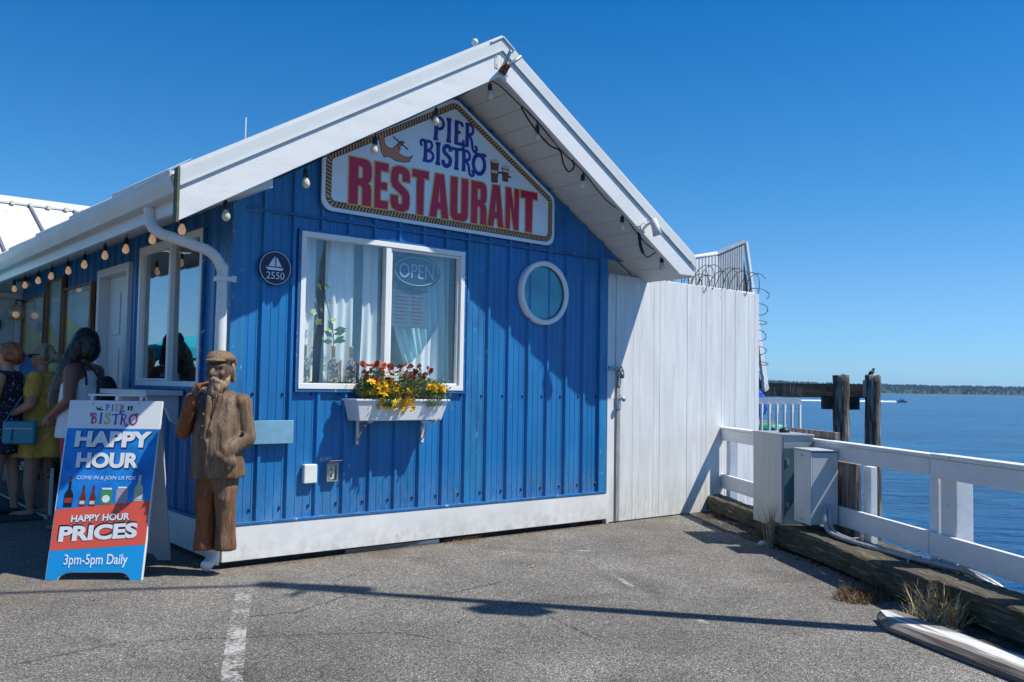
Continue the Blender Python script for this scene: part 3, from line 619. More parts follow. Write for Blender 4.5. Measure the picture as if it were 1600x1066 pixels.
# things standing on the inner sill
BOTT = mat('wrapped_bottle_glass', (.10,.11,.13), .25, var=.6, vscale=55, col2=(.55,.55,.52), c2scale=38, c2lo=.52, c2hi=.58, metal=.3)
CORK = mat('bottle_neck_tan', (.50,.27,.09), .6)
bx_l = [(.690,'bottle with tan neck at the left end of the window sill'), (.955,'bottle holding the yellow flower sprig on the window sill'), (1.125,'bottle with tan neck on the sill just right of the sprig bottle')]
for x, lb in bx_l:
    b_ = thing('decorative_bottle', 'silver-wrapped '+lb, 'bottle', (x,.12,1.429), group='wrapped bottles on the window sill')
    obj('bottle_body', B(lathe, [(.040,0),(.046,.01),(.047,.13),(.042,.17),(.020,.205),(.016,.22)], n=16), BOTT, b_, smooth=True)
    obj('bottle_neck', B(lathe, [(.0165,.2205),(.017,.30),(.019,.302),(.019,.316),(.010,.318)], n=12), CORK, b_, smooth=True)
SPY = mat('sprig_yellow', (.70,.68,.18), .6); LEAFD = mat('sprig_leaf', (.05,.14,.06), .5)
sp = thing('flower_sprig', 'tall yellow artificial flower sprig standing in the middle bottle', 'flowers', (.955,.12,1.74))
st = smoothpath([(0,0,0),(-.01,-.01,.10),(-.05,-.01,.26),(-.10,0,.44),(-.14,0,.56)]); obj('stem', B(tube, st, .004, 6), mat('sprig_stem', (.10,.10,.05), .6), sp)
def leafquad(bm, c, d, n, L, wd, cup=0):
    c = Vector(c); d = Vector(d).normalized(); s = d.cross(Vector(n)).normalized()*wd/2; nn = s.cross(d).normalized()
    a = bm.verts.new(c); b = bm.verts.new(c+d*L*.5+s+nn*cup); e = bm.verts.new(c+d*L); f = bm.verts.new(c+d*L*.5-s+nn*cup)
    bm.faces.new((a, b, e)); bm.faces.new((a, e, f))
def flower_mesh(m, R_=.03, petals=6, layers=2, cen=None, cup=.3):
    bm = bmesh.new()
    for l in range(layers):
        for k in range(petals):
            a = 2*math.pi*k/petals+l*.5; rr = R_*(1-.22*l); d = Vector((math.cos(a), math.sin(a), cup+.45*l)); leafquad(bm, d*rr*.12, d, (0,0,1), rr, rr*.75, .1*rr)
    bmesh.ops.create_icosphere(bm, subdivisions=1, radius=R_*.22, matrix=Matrix.Translation((0,0,R_*.15)))
    finish(bm); me = bpy.data.meshes.new('flower'); bm.to_mesh(me); bm.free()
    me.materials.append(m); me.materials.append(cen or m)
    for f in list(me.polygons)[-20:]: f.material_index = 1
    return me
fmy = flower_mesh(SPY, .034, 5, 1)
for i, (x, z) in enumerate(((-.17,.50),(-.09,.50),(-.20,.38),(-.06,.38),(-.14,.30),(-.02,.22),(-.16,.20),(-.06,.14),(.06,.06),(-.12,.06),(-.21,.28))):
    share('flower', fmy, (x, -.02, z), sp, (1.2, random.uniform(-.4,.4), random.random()*3))
bm = bmesh.new()
for a, z in ((.5,.10),(2.5,.08),(-.2,.05),(3.4,.04),(1.0,.02),(2.0,.13),(.1,.14)): leafquad(bm, (-.01,-.01,z), (math.cos(a),-.2,.45*math.sin(a)+.1), (0,1,0), .12, .05)
obj('leaves', bm, LEAFD, sp)
# OPEN sign and menu board inside the glass
os_ = thing('open_sign', 'oval dark OPEN sign hanging inside the right pane', 'sign', (1.742,.075,2.45))
bm = bmesh.new(); bmesh.ops.create_cone(bm, cap_ends=True, segments=40, radius1=1, radius2=1, depth=.03, matrix=Matrix.Rotation(math.pi/2, 4, 'X')); bmesh.ops.scale(bm, vec=(.262,1,.152), verts=bm.verts[:])
OPK = mat('open_sign_dark', (.012,.05,.09), .4); OPL = mat('open_sign_letters', (.36,.52,.60), .5)
obj('sign_face', bm, OPK, os_)
bm = bmesh.new(); tube(bm, [(.235*math.cos(t), -.019, .128*math.sin(t)) for t in np.linspace(0, 2*math.pi, 49)], .004, 6); obj('neon_ring', bm, OPL, os_)
text('lettering', 'OPEN', -.185, .185, -.065, .065, OPL, os_, lambda u, v, d: (u, -.0185, v), off=-.005)
mb_ = thing('menu_board', 'dark framed menu board below the oval open sign', 'board', (1.70,.09,2.12))
box('board', (-.19,.19,0,.012,-.18,.17), mat('menu_board_dark', (.07,.14,.20), .5), mb_)
bm = bmesh.new()
for i in range(9):
    z = .13-i*.033; bx(bm, -.16, -.01-.03*random.random(), -.004, -.001, z, z+.012); bx(bm, .02, .15-.05*random.random(), -.004, -.001, z, z+.012)
obj('text_rows', bm, mat('menu_rows', (.16,.10,.12), .6), mb_)
# porthole
ph = thing('porthole_window', None or 'round porthole window with thick white rim and teal glass', 'porthole', (3.203,-.028,2.363))
del ph['label'], ph['category']; ph.parent = bld; ph.location = (3.203,-.028,2.363)
bm = bmesh.new()
prof = [(.268,.03),(.268,-.022),(.280,-.034),(.312,-.034),(.320,-.024),(.320,.026)]
rings = [[bm.verts.new((r*math.cos(2*math.pi*k/48), y, r*math.sin(2*math.pi*k/48))) for k in range(48)] for r, y in prof]
for a, b in zip(rings, rings[1:]):
    for k in range(48): bm.faces.new((a[k], a[(k+1) % 48], b[(k+1) % 48], b[k]))
obj('rim', bm, VINYL, ph, smooth=True)
bm = bmesh.new(); tube(bm, [(.266*math.cos(t), -.006, .266*math.sin(t)) for t in np.linspace(0, 2*math.pi, 61)], .005, 6); obj('seal', bm, BLACK, ph)
obj('pane', B(lathe, [(.268,.004),(.268,.008)], n=48, axis='Y'), FROST, ph)
# door
dr = bmesh.new(); bx(dr, -.045, .10, 2.49, 2.57, .01, 2.60); bx(dr, -.045, .10, 3.505, 3.585, .01, 2.60); bx(dr, -.045, .10, 2.57, 3.505, 2.52, 2.60)
df = obj('door_frame', dr, DOORW, bld, bevel=.004)
dd = box('door', (.07,.11,2.573,3.502,.02,2.517), DOORW, bld)
for i, (y0, y1, z0, z1) in enumerate([(a, b, c, d) for a, b in ((2.67,2.98),(3.09,3.40)) for c, d in ((.25,.85),(1.0,1.75),(1.9,2.35))]):
    bm = bmesh.new(); bx(bm, .058, .069, y0, y1, z0, z1); obj('door_panel', bm, DOORW, dd, bevel=.008)
obj('door_handle', B(tube, [(.065,3.42,1.08),(.02,3.42,1.08),(.02,3.33,1.08)], .010, 8), GALV, dd)
# brown framed windows further along
for y0, y1, z0, z1 in ((3.68,4.90,1.69,2.50), (4.95,5.74,1.45,2.66), (5.83,7.17,1.74,2.52)):
    bm = bmesh.new(); q = .06
    bx(bm, -.075, -.029, y0, y1, z0, z0+.02); bx(bm, -.075, -.029, y0, y1, z1-.02, z1); bx(bm, -.078, -.029, y0, y0+q, z0+.02, z1-.02); bx(bm, -.075, -.029, y1-.03, y1, z0+.02, z1-.02)
    f = obj('window', bm, BRWN, bld, bevel=.003); label(f, 'brown wood framed window')
    YREFL = mat('parasol_reflection_yellow', (.85,.72,.20), .8)
    bm = bmesh.new(); bx(bm, -.045, -.041, y0+q, y1-.03, z0+.02, z1-.02); obj('pane', bm, GLASS, f)
    bm = bmesh.new(); yc = (z0+z1)/2; add_poly_prism(bm, [(-.037,y0+q,z0+.03),(-.037,y1-.03,z0+.03),(-.037,y1-.03,yc+.12),(-.037,y0+q,yc-.22)], Vector((.002,0,0))); obj('parasol_reflection', bm, YREFL, f)  # yellow piece painting the parasols' reflection in the pane
    bm = bmesh.new(); bx(bm, -.034, -.030, y0+q, y1-.03, z0+.02, z1-.02); obj('reflection_backing', bm, mat('patio_reflection_pale', (.72,.80,.88), .8, var=.2, vscale=4), f)  # pale backing painting the bright patio reflection behind the glass
# serving shelf under side window
sh = bmesh.new(); bx(sh, -.34, -.03, .90, 2.47, 1.302, 1.345); so_ = obj('serving_shelf', sh, WHITE, bld, bevel=.004)
for y in (1.0, 1.7, 2.35):
    bm = bmesh.new(); add_poly_prism(bm, [(-.03,y,1.300),(-.30,y,1.300),(-.29,y,1.25),(-.14,y,1.20),(-.09,y,1.08),(-.03,y,1.05)], Vector((0,.05,0))); obj('bracket', bm, WHITE, so_, bevel=.003)
# round number plaque
pq = thing('number_plaque', 'round navy plaque with white sailboat and number 2550', 'plaque', (.333,-.030,2.337))
obj('disc', B(lathe, [(.136,0),(.139,-.004),(.139,-.010),(.136,-.013)], n=48, axis='Y'), PLNAVY, pq)
bm = bmesh.new(); tube(bm, [(.130*math.cos(t), -.0135, .130*math.sin(t)) for t in np.linspace(0, 2*math.pi, 61)], .0028, 6); obj('ring', bm, PLW, pq)
text('lettering', '2550', -.075, .078, -.088, -.032, PLW, pq, lambda u, v, d: (u, -.0145, v), off=-.004)
for nm, lp in (('sail', [(-.004,.095),(-.004,.012),(-.060,.012),(-.03,.06)]), ('sail', [(.006,.082),(.014,.085),(.052,.014),(.006,.012)]), ('hull', [(-.085,.004),(.068,.002),(.058,-.018),(-.06,-.018)])):
    bm = bmesh.new(); add_poly_prism(bm, [(x,-.0145,z) for x, z in lp], Vector((0,.001,0))); obj(nm, bm, PLW, pq)
# outlets
ot = thing('outlet_cover', 'closed grey-white weatherproof outlet cover on the blue wall', 'outlet', (.685,-.004,.69)); box('cover', (-.058,.058,-.052,0,-.078,.076), mat('outlet_white', (.70,.71,.68), .45), ot, bevel=.008)
ot = thing('outlet_receptacle', 'open outlet with metal box beside the closed cover', 'outlet', (.888,-.004,.69))
bm = bmesh.new(); bx(bm, -.052,.052,-.040,0,-.074,-.062); bx(bm, -.052,.052,-.040,0,.062,.074); bx(bm, -.052,-.040,-.040,0,-.062,.062); bx(bm, .040,.052,-.040,0,-.062,.062); obj('box', bm, GALV, ot)
box('socket', (-.036,.036,-.020,-.002,-.058,.058), mat('socket_ivory', (.66,.64,.55), .5), ot); bm = bmesh.new()
for z in (-.028,.026): ball(bm, (0,-.022,z), (.013,.004,.016), 2)
obj('socket_face', bm, mat('socket_face', (.30,.27,.22), .5), ot)
bm = bmesh.new(); add_poly_prism(bm, [(-.056,-.042,.078),(.056,-.042,.078),(.056,-.10,.10),(-.056,-.10,.10)], Vector((0,0,.006))); obj('cover_flap', bm, GALV, ot)
# pale blue board behind the statue
tag(box('mounting_board', (-.30,.512,-.078,-.054,.943,1.126), BBOARD), 'pale blue painted board screwed across the wall behind the carved man', 'board')

# ------------------------------------------------------------ gable sign
SY = -.060
gs = thing('restaurant_sign', 'large gable sign reading PIER BISTRO RESTAURANT with rope border', 'sign', (2.01,SY,2.84))
def gx(d=0): return lambda u, v, _=0: (u-2.01, -d, v-2.84)
def rounded(pts, r, k=6):
    out = []; n = len(pts)
    for i in range(n):
        p0 = Vector(pts[i-1]); p = Vector(pts[i]); p1 = Vector(pts[(i+1) % n]); a = (p0-p).normalized(); b = (p1-p).normalized()
        h = a.angle(b)/2; t = r/math.tan(h); A = p+a*t; Bp = p+b*t; c = p+(a+b).normalized()*r/math.sin(h)
        va = A-c; vb = Bp-c; ang = va.angle(vb)
        for j in range(k+1):
            s = j/k; v = (va*math.sin((1-s)*ang)+vb*math.sin(s*ang))/math.sin(ang) if ang > 1e-4 else va
            out.append((c.x+v.x, c.y+v.y))
    return out
def inset(pts, d):
    n = len(pts); out = []
    for i in range(n):
        p0, p, p1 = Vector(pts[i-1]), Vector(pts[i]), Vector(pts[(i+1) % n]); a = (p-p0).normalized(); b = (p1-p).normalized()
        na = Vector((-a.y, a.x)); nb = Vector((-b.y, b.x)); nn = (na+nb).normalized(); out.append(tuple(p+nn*d/max(.3, nn.dot(na))))
    return out
base = [(.715,2.862),(3.305,2.842),(3.305,3.335),(2.055,4.085),(.715,3.345)]
outer = rounded(base, .10)
bm = bmesh.new(); add_poly_prism(bm, [gx(0)(x, z) for x, z in outer], Vector((0,.02,0))); obj('sign_board', bm, SIGNW, gs)
mid = rounded(inset(base, .058), .07, 8)
# resample path, build twisted rope as slanted print patches
P_ = [Vector(p) for p in mid]+[Vector(mid[0])]; L_ = [0]
for a, b in zip(P_, P_[1:]): L_.append(L_[-1]+(b-a).length)
def at(s):
    s %= L_[-1]; i = int(np.searchsorted(L_, s)); i = max(1, min(i, len(L_)-1)); t = (s-L_[i-1])/(L_[i]-L_[i-1]+1e-9); p = P_[i-1].lerp(P_[i], t); d = (P_[i]-P_[i-1]).normalized(); return p, Vector((-d.y, d.x))
nseg = int(L_[-1]/.016); step = L_[-1]/nseg
for par, mm, dz, hw in ((0, ROPE2, .0012, .027), (1, ROPE1, .0024, .0225)):
    bm = bmesh.new()
    for i in range(nseg):
        if par and i % 2: continue
        s0 = i*step; s1 = s0+step; sl_ = .022 if par else 0; q = []
        for s, side in ((s0, -1), (s1 if not par else s1+.003, -1), (s1+sl_ if par else s1, 1), (s0+sl_ if par else s0, 1)):
            p, n_ = at(s); v = p+n_*hw*side; q.append(bm.verts.new(gx(dz)(v.x, v.y)))
        bm.faces.new(q)
    obj('rope_border', bm, mm, gs)
arc = lambda cx, cy, r, a0, a1, k=10, ry=None: [(cx+r*math.cos(math.radians(a0+(a1-a0)*i/k)), cy+(ry or r)*math.sin(math.radians(a0+(a1-a0)*i/k))) for i in range(k+1)]
G = {
 'E': [[(0,0),(1,0),(1,.36),(.42,.36),(.42,.87),(.92,.87),(.92,1.2),(.42,1.2),(.42,1.74),(1,1.74),(1,2.1),(0,2.1)]],
 'T': [[(.31,0),(.71,0),(.71,1.74),(1.02,1.74),(1.02,2.1),(0,2.1),(0,1.74),(.31,1.74)]],
 'A': [[(-.02,0),(.36,0),(.42,.42),(.62,.42),(.68,0),(1.06,0),(.76,2.1),(.28,2.1)], [(.455,.74),(.585,.74),(.52,1.5)]],
 'N': [[(0,0),(.34,0),(.34,1.2),(.64,0),(1,0),(1,2.1),(.66,2.1),(.66,.95),(.38,2.1),(0,2.1)]],
 'U': [[(0,2.1),(0,.42)]+arc(.3,.36,.3,180,270,5,.36)+arc(.7,.36,.3,270,360,5,.36)+[(1,.42),(1,2.1),(.62,2.1),(.62,.42),(.56,.34),(.44,.34),(.38,.42),(.38,2.1)]],
 'R': [[(0,0),(.4,0),(.4,.88),(.52,.88),(.6,.76),(.6,0),(1,0),(1,.75),(.96,.95),(.84,1.04),(.96,1.15),(1,1.35),(1,1.75),(.95,1.95),(.85,2.05),(.7,2.1),(0,2.1)], [(.4,1.2),(.55,1.2),(.61,1.28),(.61,1.67),(.55,1.76),(.4,1.76)]],
 'S': [[(0,.72),(0,.35),(.08,.12),(.33,0),(.67,0),(.92,.12),(1,.35),(1,.78),(.92,.98),(.42,1.34),(.38,1.45),(.38,1.68),(.44,1.77),(.56,1.77),(.62,1.68),(.62,1.42),(1,1.42),(1,1.75),(.92,1.98),(.67,2.1),(.33,2.1),(.08,1.98),(0,1.75),(0,1.33),(.08,1.12),(.58,.76),(.62,.65),(.62,.42),(.56,.33),(.44,.33),(.38,.42),(.38,.72)]]}
slots = [('R',.955,1.185),('E',1.205,1.352),('S',1.368,1.575),('T',1.588,1.772),('A',1.782,1.990),('U',2.008,2.222),('R',2.245,2.440),('A',2.447,2.640),('N',2.660,2.838),('T',2.850,3.070)]
fit = lambda lp, a, b, z0, z1: [[(a+x*(b-a), z0+y/2.1*(z1-z0)) for x, y in l] for l in lp]
for ch, a, b in slots:
    lp = fit(G[ch], a+.007, b-.007, 2.945, 3.345)
    o = polyfill('letter_outline', lp, YEL, gs, gx(.0036), off=.012)
    polyfill('letter', lp, CRIM, gs, gx(.0052))
# curly lettering, strokes in a unit cell
CUR = {
 'P': [[(.22,0),(.25,.5),(.22,.93)], [(.02,.78),(-.03,.92),(.08,1.03),(.25,.98),(.5,1.0),(.72,.86),(.70,.62),(.50,.50),(.30,.50)], [(.08,0),(.38,0)]],
 'I': [[(.3,0),(.32,.5),(.3,1)], [(.08,0),(.52,0)], [(.08,1),(.52,1)]],
 'E': [[(.15,.02),(.17,.5),(.15,.98)], [(.02,1),(.40,1),(.62,.95),(.64,.82)], [(.17,.52),(.5,.54)], [(.02,0),(.45,0),(.72,.06),(.74,.22)]],
 'R': [[(.15,.0),(.17,.5),(.15,.98)], [(.0,.97),(.4,1.0),(.62,.85),(.58,.60),(.18,.50)], [(.35,.50),(.55,.25),(.62,-.08),(.80,-.22),(.97,-.12),(.92,.03),(.80,-.02)], [(.02,0),(.30,0)]],
 'B': [[(.22,0),(.25,.5),(.22,.93)], [(-.02,.68),(-.08,.86),(.02,.98),(.25,.96),(.55,.98),(.66,.80),(.52,.58),(.26,.52)], [(.30,.52),(.66,.45),(.74,.22),(.55,.02),(.08,0)]],
 'S': [[(.62,.76),(.55,.97),(.30,1.0),(.10,.85),(.16,.65),(.42,.52),(.62,.35),(.55,.10),(.30,0),(.08,.08),(.05,.27)]],
 'T': [[(.38,0),(.40,.5),(.38,.95)], [(.0,.84),(.04,.98),(.40,.97),(.66,1.0),(.86,1.10),(.92,1.26),(.78,1.30),(.74,1.18)], [(.22,0),(.55,0)]],
 'O': [[(.40+.37*math.cos(t), .48+.46*math.sin(t)) for t in np.linspace(1.2, 7.9, 20)], [(.50,.95),(.70,1.0),(.86,.92)]]}
def curly(name, word, cells, m, parent, xf, r, flat):
    for ch, (u, v, wd, h), mm in zip(word, cells, m if isinstance(m, (list,tuple)) else [m]*len(word)):
        bm = bmesh.new()
        for k, s in enumerate(CUR[ch]):
            q = smoothpath([(x, y, 0) for x, y in s], 4) if len(s) > 2 else [Vector((x, y, 0)) for x, y in s]
            lo = len(bm.verts); rad = r*(1.15 if k == 0 else .8); tube(bm, [(u+p.x*wd, v+p.y*h, 0) for p in q], rad, 8)
        for w_ in bm.verts: w_.co = Vector(xf(w_.co.x, w_.co.y, 0))+Vector(flat)*w_.co.z*.12
        obj(name, bm, mm, parent, smooth=True)
curly('letter', 'PIER', [(1.80,3.662,.165,.20),(1.945,3.668,.125,.20),(2.045,3.665,.14,.20),(2.170,3.665,.14,.205)], NAVY, gs, gx(.003), .0185, (0,-1,0))
curly('letter', 'BISTRO', [(1.69,3.443,.165,.185),(1.830,3.438,.12,.185),(1.918,3.433,.14,.185),(2.015,3.428,.155,.185),(2.135,3.428,.145,.185),(2.265,3.418,.18,.195)], NAVY, gs, gx(.003), .0175, (0,-1,0))
# anchor picture
AN = [(1.270,3.585),(1.245,3.555),(1.262,3.50),(1.272,3.445),(1.30,3.405),(1.35,3.418),(1.42,3.39),(1.50,3.39),(1.56,3.405),(1.585,3.455),(1.560,3.44),(1.50,3.437),(1.445,3.455),(1.455,3.515),(1.50,3.565),(1.478,3.572),(1.425,3.525),(1.385,3.485),(1.335,3.487),(1.300,3.52),(1.295,3.56)]
polyfill('anchor_outline', [AN], INK, gs, gx(.0014), off=.006); polyfill('anchor', [AN], SALM, gs, gx(.0028))
bm = bmesh.new(); tube(bm, [gx(.003)(1.385,3.595),gx(.003)(1.46,3.555),gx(.003)(1.545,3.51)], .005, 6)
tube(bm, [gx(.003)(x, y) for x, y in arc(1.475,3.53,.035,60,260,10)], .004, 6); obj('anchor_stock', bm, INK, gs)
# mooring posts picture
for a, b, z0, z1 in ((2.492,2.560,3.375,3.575), (2.630,2.688,3.405,3.540)):
    lp = [(a,z0),(b,z0),(b+.012,z1),(a-.012,z1)]
    polyfill('post_outline', [lp], INK, gs, gx(.0014), off=.006); polyfill('post', [lp], BRICKR, gs, gx(.0028))
    polyfill('post_top', [arc((a+b)/2, z1, .05, 0, 360, 16, .018)[:-1]], CREAM, gs, gx(.0040)); polyfill('post_band', [[(a-.006,z0+.085),(b+.006,z0+.085),(b+.007,z0+.11),(a-.007,z0+.11)]], CREAM, gs, gx(.0040))
bm = bmesh.new(); tube(bm, [gx(.004)(2.56,3.470),gx(.004)(2.62,3.475)], .009, 6); tube(bm, [gx(.004)(2.70,3.455),gx(.004)(2.725,3.452)], .008, 6); obj('rope_line', bm, INK, gs)

# ------------------------------------------------------------ gate and fence beside the building
gate = thing('white_plank_gate', 'tall white vertical-plank gate closing the gap between building and railing', 'gate', (4.155,0,0))
def plank(parent, x0, x1, z0, z1, y0, y1, m=GATEW, name='plank', tilt=0):
    bm = bmesh.new(); d = random.uniform(-.0025,.0025)
    bx(bm, x0+.0003, x1-.0003, y0+d, y1+d, z0, z1+random.uniform(-.004,.004)); return obj(name, bm, m, parent, bevel=.0018)
xs = [.09,.165,.355,.460,.545,.625,.690,.790,.865,.985,1.108,1.262]
for i, (a, b) in enumerate(zip(xs, xs[1:])): plank(gate, a, b, -.0+.012, 2.637, -.035-.0012*(i % 2), -.01)
box('frame_board', (.002,.082,-.030,.0,.01,2.615), GATEW, gate, bevel=.004)
bm = bmesh.new(); bx(bm, .10, 1.26, -.008, .03, 2.40, 2.52); bx(bm, .10, 1.26, -.008, .03, .25, .37); bx(bm, .10, 1.26, -.008, .03, 1.3, 1.42); obj('cross_rail', bm, GATEW, gate)
bm = bmesh.new(); bx(bm, .0, 1.262, -.007, .03, 2.56, 2.650); obj('top_rail', bm, GATEW, gate, bevel=.004)
bm = bmesh.new(); bx(bm, .092, .145, -.050, -.044, .015, 1.62); obj('edge_strip', bm, mat('worn_grey_strip', (.28,.27,.25), .7, var=.3, vscale=9, stretch=(6,6,.6)), gate, bevel=.002)
# latch hardware
bm = bmesh.new(); bx(bm, .085,.15,-.058,-.050,1.20,1.36); obj('lock_plate', bm, GALV, gate, bevel=.002)
kb = bmesh.new(); tube(kb, [(.125,-.05,1.31),(.125,-.10,1.31)], [.012,.014], 10); ball(kb, (.125,-.115,1.31), (.030,.022,.030), 2); obj('knob', kb, GALV, gate, smooth=True)
bm = bmesh.new(); bx(bm, -.04,.10,-.060,-.047,1.615,1.655); tube(bm, [(.11,-.062,1.60),(.14,-.065,1.66),(.17,-.062,1.60)], .007, 8); bx(bm, .10,.145,-.062,-.048,1.45,1.60); obj('hasp', bm, mat('grey_hasp', (.30,.31,.31), .5, metal=.4, var=.3, vscale=15), gate)
bm = bmesh.new(); ball(bm, (.158,-.066,1.56), (.028,.014,.032), 2); tube(bm, [(.14,-.066,1.58),(.14,-.066,1.62),(.176,-.066,1.62),(.176,-.066,1.58)], .005, 6); obj('padlock', bm, mat('padlock_dark', (.12,.12,.12), .4, metal=.6), gate)
fen = thing('white_plank_fence', 'white vertical-plank fence panel with wavy right edge next to the gate', 'fence', (5.418,0,0))
xs = [.004,.100,.176,.262,.350,.455,.556,.641,.705,.800,.900,1.005,1.095,1.170,1.230,1.300,1.388]
for i, (a, b) in enumerate(zip(xs, xs[1:])): plank(fen, a, b, .004 if a < .4 else .005, 2.640-.001*i, -.032-.003*((i*7) % 5 == 0), -.004)
bm = bmesh.new(); bx(bm, .0, 1.39, .0, .04, 2.40, 2.50); bx(bm, .0, 1.39, .0, .04, .3, .4); obj('cross_rail', bm, GATEW, fen)
bm = bmesh.new(); bx(bm, .0, 1.392, -.002, .03, 2.56, 2.650); obj('top_rail', bm, GATEW, fen, bevel=.004)

# razor wire: coil along the top, then down the right edge
def coil(axis0, axis1, r, turns, lean=0, k=28, ph=0, sq=1):
    a, b = Vector(axis0), Vector(axis1); T = (b-a).normalized(); X = T.cross(Vector((0,1,0))).normalized(); Y = T.cross(X)
    out = []
    for i in range(int(turns*k)+1):
        t = i/(turns*k); th = 2*math.pi*turns*t+ph
        wob = 1+.12*math.sin(t*13)+.1*math.sin(t*29+1)
        out.append(a.lerp(b, t)+X*r*wob*math.cos(th)+T*lean*math.cos(th+.6)*(1+.4*math.sin(t*17))+Y*r*sq*wob*math.sin(th))
    return out
rz = thing('razor_wire', 'coiled rusty barbed wire along the fence top and down its right edge', 'barbed wire', (5.0,.12,2.64))
loc = Vector((5.0,.12,2.64))
c1 = [p-loc for p in coil((4.75,.08,2.68),(5.95,.10,2.70), .11, 9, ph=.5, sq=1.1)]
c2 = [p-loc for p in coil((5.75,.10,2.72),(6.98,.12,2.74), .195, 8, ph=1.0, sq=.8, lean=.05)]
c3 = [p-loc for p in coil((6.92,.10,2.66),(6.92,.14,1.35), .175, 7.5, ph=.3, sq=.8, lean=.085)]
for c in (c1, c2, c3):
    obj('wire_coil', B(tube, c, .0046, 5), WIREM, rz, smooth=True)
bm = bmesh.new()
for c in (c1, c2, c3):
    for i in range(0, len(c), 5):
        p = c[i]; d = (c[min(i+1, len(c)-1)]-c[i-1]).normalized() if i else Vector((1,0,0))
        for q in range(2):
            s = d.cross(Vector((random.random(), random.random(), random.random()))).normalized(); add_poly_prism(bm, [p+s*.016, p+d*.005, p-s*.016, p-d*.005], Vector((.001,.001,.001)))
obj('barbs', bm, WIREM, rz, kind='stuff')

# slatted wing fence rising behind
SLATG = mat('slat_grey', (.36,.39,.41), .6, var=.12, vscale=6, rand=1)
wg = thing('slatted_wing_fence', 'grey slatted anti-climb wing fence rising behind the plank fence', 'fence', (7.9,1.5,0))
for i in range(13):
    x0 = 7.86+i*.056; t = i/12; top = 3.40+.30*t; bot = 2.1; lean = .05
    bm = bmesh.new(); add_poly_prism(bm, [(x0-7.9,0,bot),(x0+.040-7.9,0,bot),(x0+.040+lean-7.9-.03,0,top),(x0+lean-7.9-.03,0,top)], Vector((0,.03,0))); obj('slat', bm, SLATG, wg)
bm = bmesh.new(); add_poly_prism(bm, [(-.06,-.02,3.37),(.70,-.02,3.66),(.70,-.02,3.71),(-.06,-.02,3.42)], Vector((0,.018,0))); obj('rail', bm, SLATG, wg); bm = bmesh.new(); add_poly_prism(bm, [(-.06,-.02,2.5),(.78,-.02,2.5),(.78,-.02,2.56),(-.06,-.02,2.56)], Vector((0,.018,0))); obj('rail', bm, SLATG, wg)
bm = bmesh.new(); add_poly_prism(bm, [(.66+.05,-.03,3.68),(.755,-.03,3.68),(1.31,-.03,1.45),(1.20,-.03,1.40)], Vector((0,.05,0))); obj('edge_board', bm, WHITE, wg, bevel=.003)
bm = bmesh.new(); add_poly_prism(bm, [(.60,.03,3.64),(.68,.03,3.64),(1.20,.03,1.40),(1.08,.03,1.40)], Vector((0,.04,0))); obj('edge_board', bm, mat('brown_edge', (.10,.07,.06), .8), wg)
bf = thing('white_balustrade', 'white upright balustrade seen over the fence beside the roof corner', 'railing', (6.7,1.2,2.2))
bm = bmesh.new(); tube(bm, [(.22,0,1.02),(1.20,.28,1.22)], .03, 8); obj('rail', bm, WHITE, bf, smooth=True)
for i in range(9):
    t = i/8; x = .25+t*.9; box('baluster', (x,x+.05,t*.25,t*.25+.03,0,1.0+t*.18), WHITE, bf)

# side deck, balustrade and dockside clutter behind the fence
bm = bmesh.new(); P1 = Vector((8.30,.33,0)); P0 = Vector((7.80,.74,0)); vw = Vector((.80,.60,0))
add_poly_prism(bm, [tuple(P1+vw*.0), tuple(P1+vw*3), tuple(P0+vw*3-Vector((3,-2,0))), (5.4,.6,0), (7.0,.45,0)], Vector((0,0,-.3)))
structure('side_deck', bm, TIMB)
sb = thing('side_deck_railing', 'low white railing with uprights on the side deck behind the grey cabinet', 'railing', tuple(P1))
dv = (P0-P1).normalized()
bm = bmesh.new(); add_poly_prism(bm, [Vector((0,0,1.25)), Vector((0,0,1.33)), dv*1.6+Vector((0,0,1.31)), dv*1.6+Vector((0,0,1.23))], Vector((.04,.05,0))); obj('rail', bm, WHITE, sb)
for i in range(9):
    p = dv*(.02+i*.105); bm = bmesh.new(); bx(bm, p.x-.018, p.x+.018, p.y-.016, p.y+.016, .02, 1.24); obj('baluster', bm, WHITE if i else FASC, sb)
def clothlump(c, r, seed, n=3):
    bm = bmesh.new(); ball(bm, c, r, n)
    for v in bm.verts: v.co += (v.co-Vector(c))*.25*mnoise.noise(v.co*6+Vector((seed,0,0)))
    return bm
tag(obj('blue_tarp', clothlump((8.35,1.35,1.25), (.42,.3,.30), 1), mat('tarp_blue', (.01,.10,.62), .5, bump=.01, bscale=9), smooth=True), 'bright blue tarpaulin bundle behind the side deck railing', 'tarpaulin')
tag(obj('crate_stack', B(bx, 8.0,8.8,1.1,1.7,.0,.98), mat('grey_crate', (.25,.27,.28), .7)), 'grey crate carrying the blue tarpaulin on the side deck', 'crate')
gb = bmesh.new(); lathe(gb, [(.15,.70),(.22,.74),(.27,.95),(.255,.95),(.20,.76)], (8.28,.86,.0), 20); tag(obj('green_basin', gb, mat('basin_green', (.04,.38,.26), .4), smooth=True), 'round green plastic basin behind the side deck railing', 'basin')
tag(obj('basin_stand', B(bx, 8.15,8.45,.75,1.05,.0,.69), mat('stand_dark', (.06,.08,.08), .7)), 'dark stand carrying the round green basin', 'stand')
nt_ = bmesh.new()
for i in range(60):
    x = random.uniform(-.1,1.0); p = P1+dv*x+Vector((.15,.2,0)); z = 1.3; tube(nt_, [(p.x,p.y,z),(p.x+random.uniform(-.03,.03),p.y,z+random.uniform(.08,.26))], .003, 3)
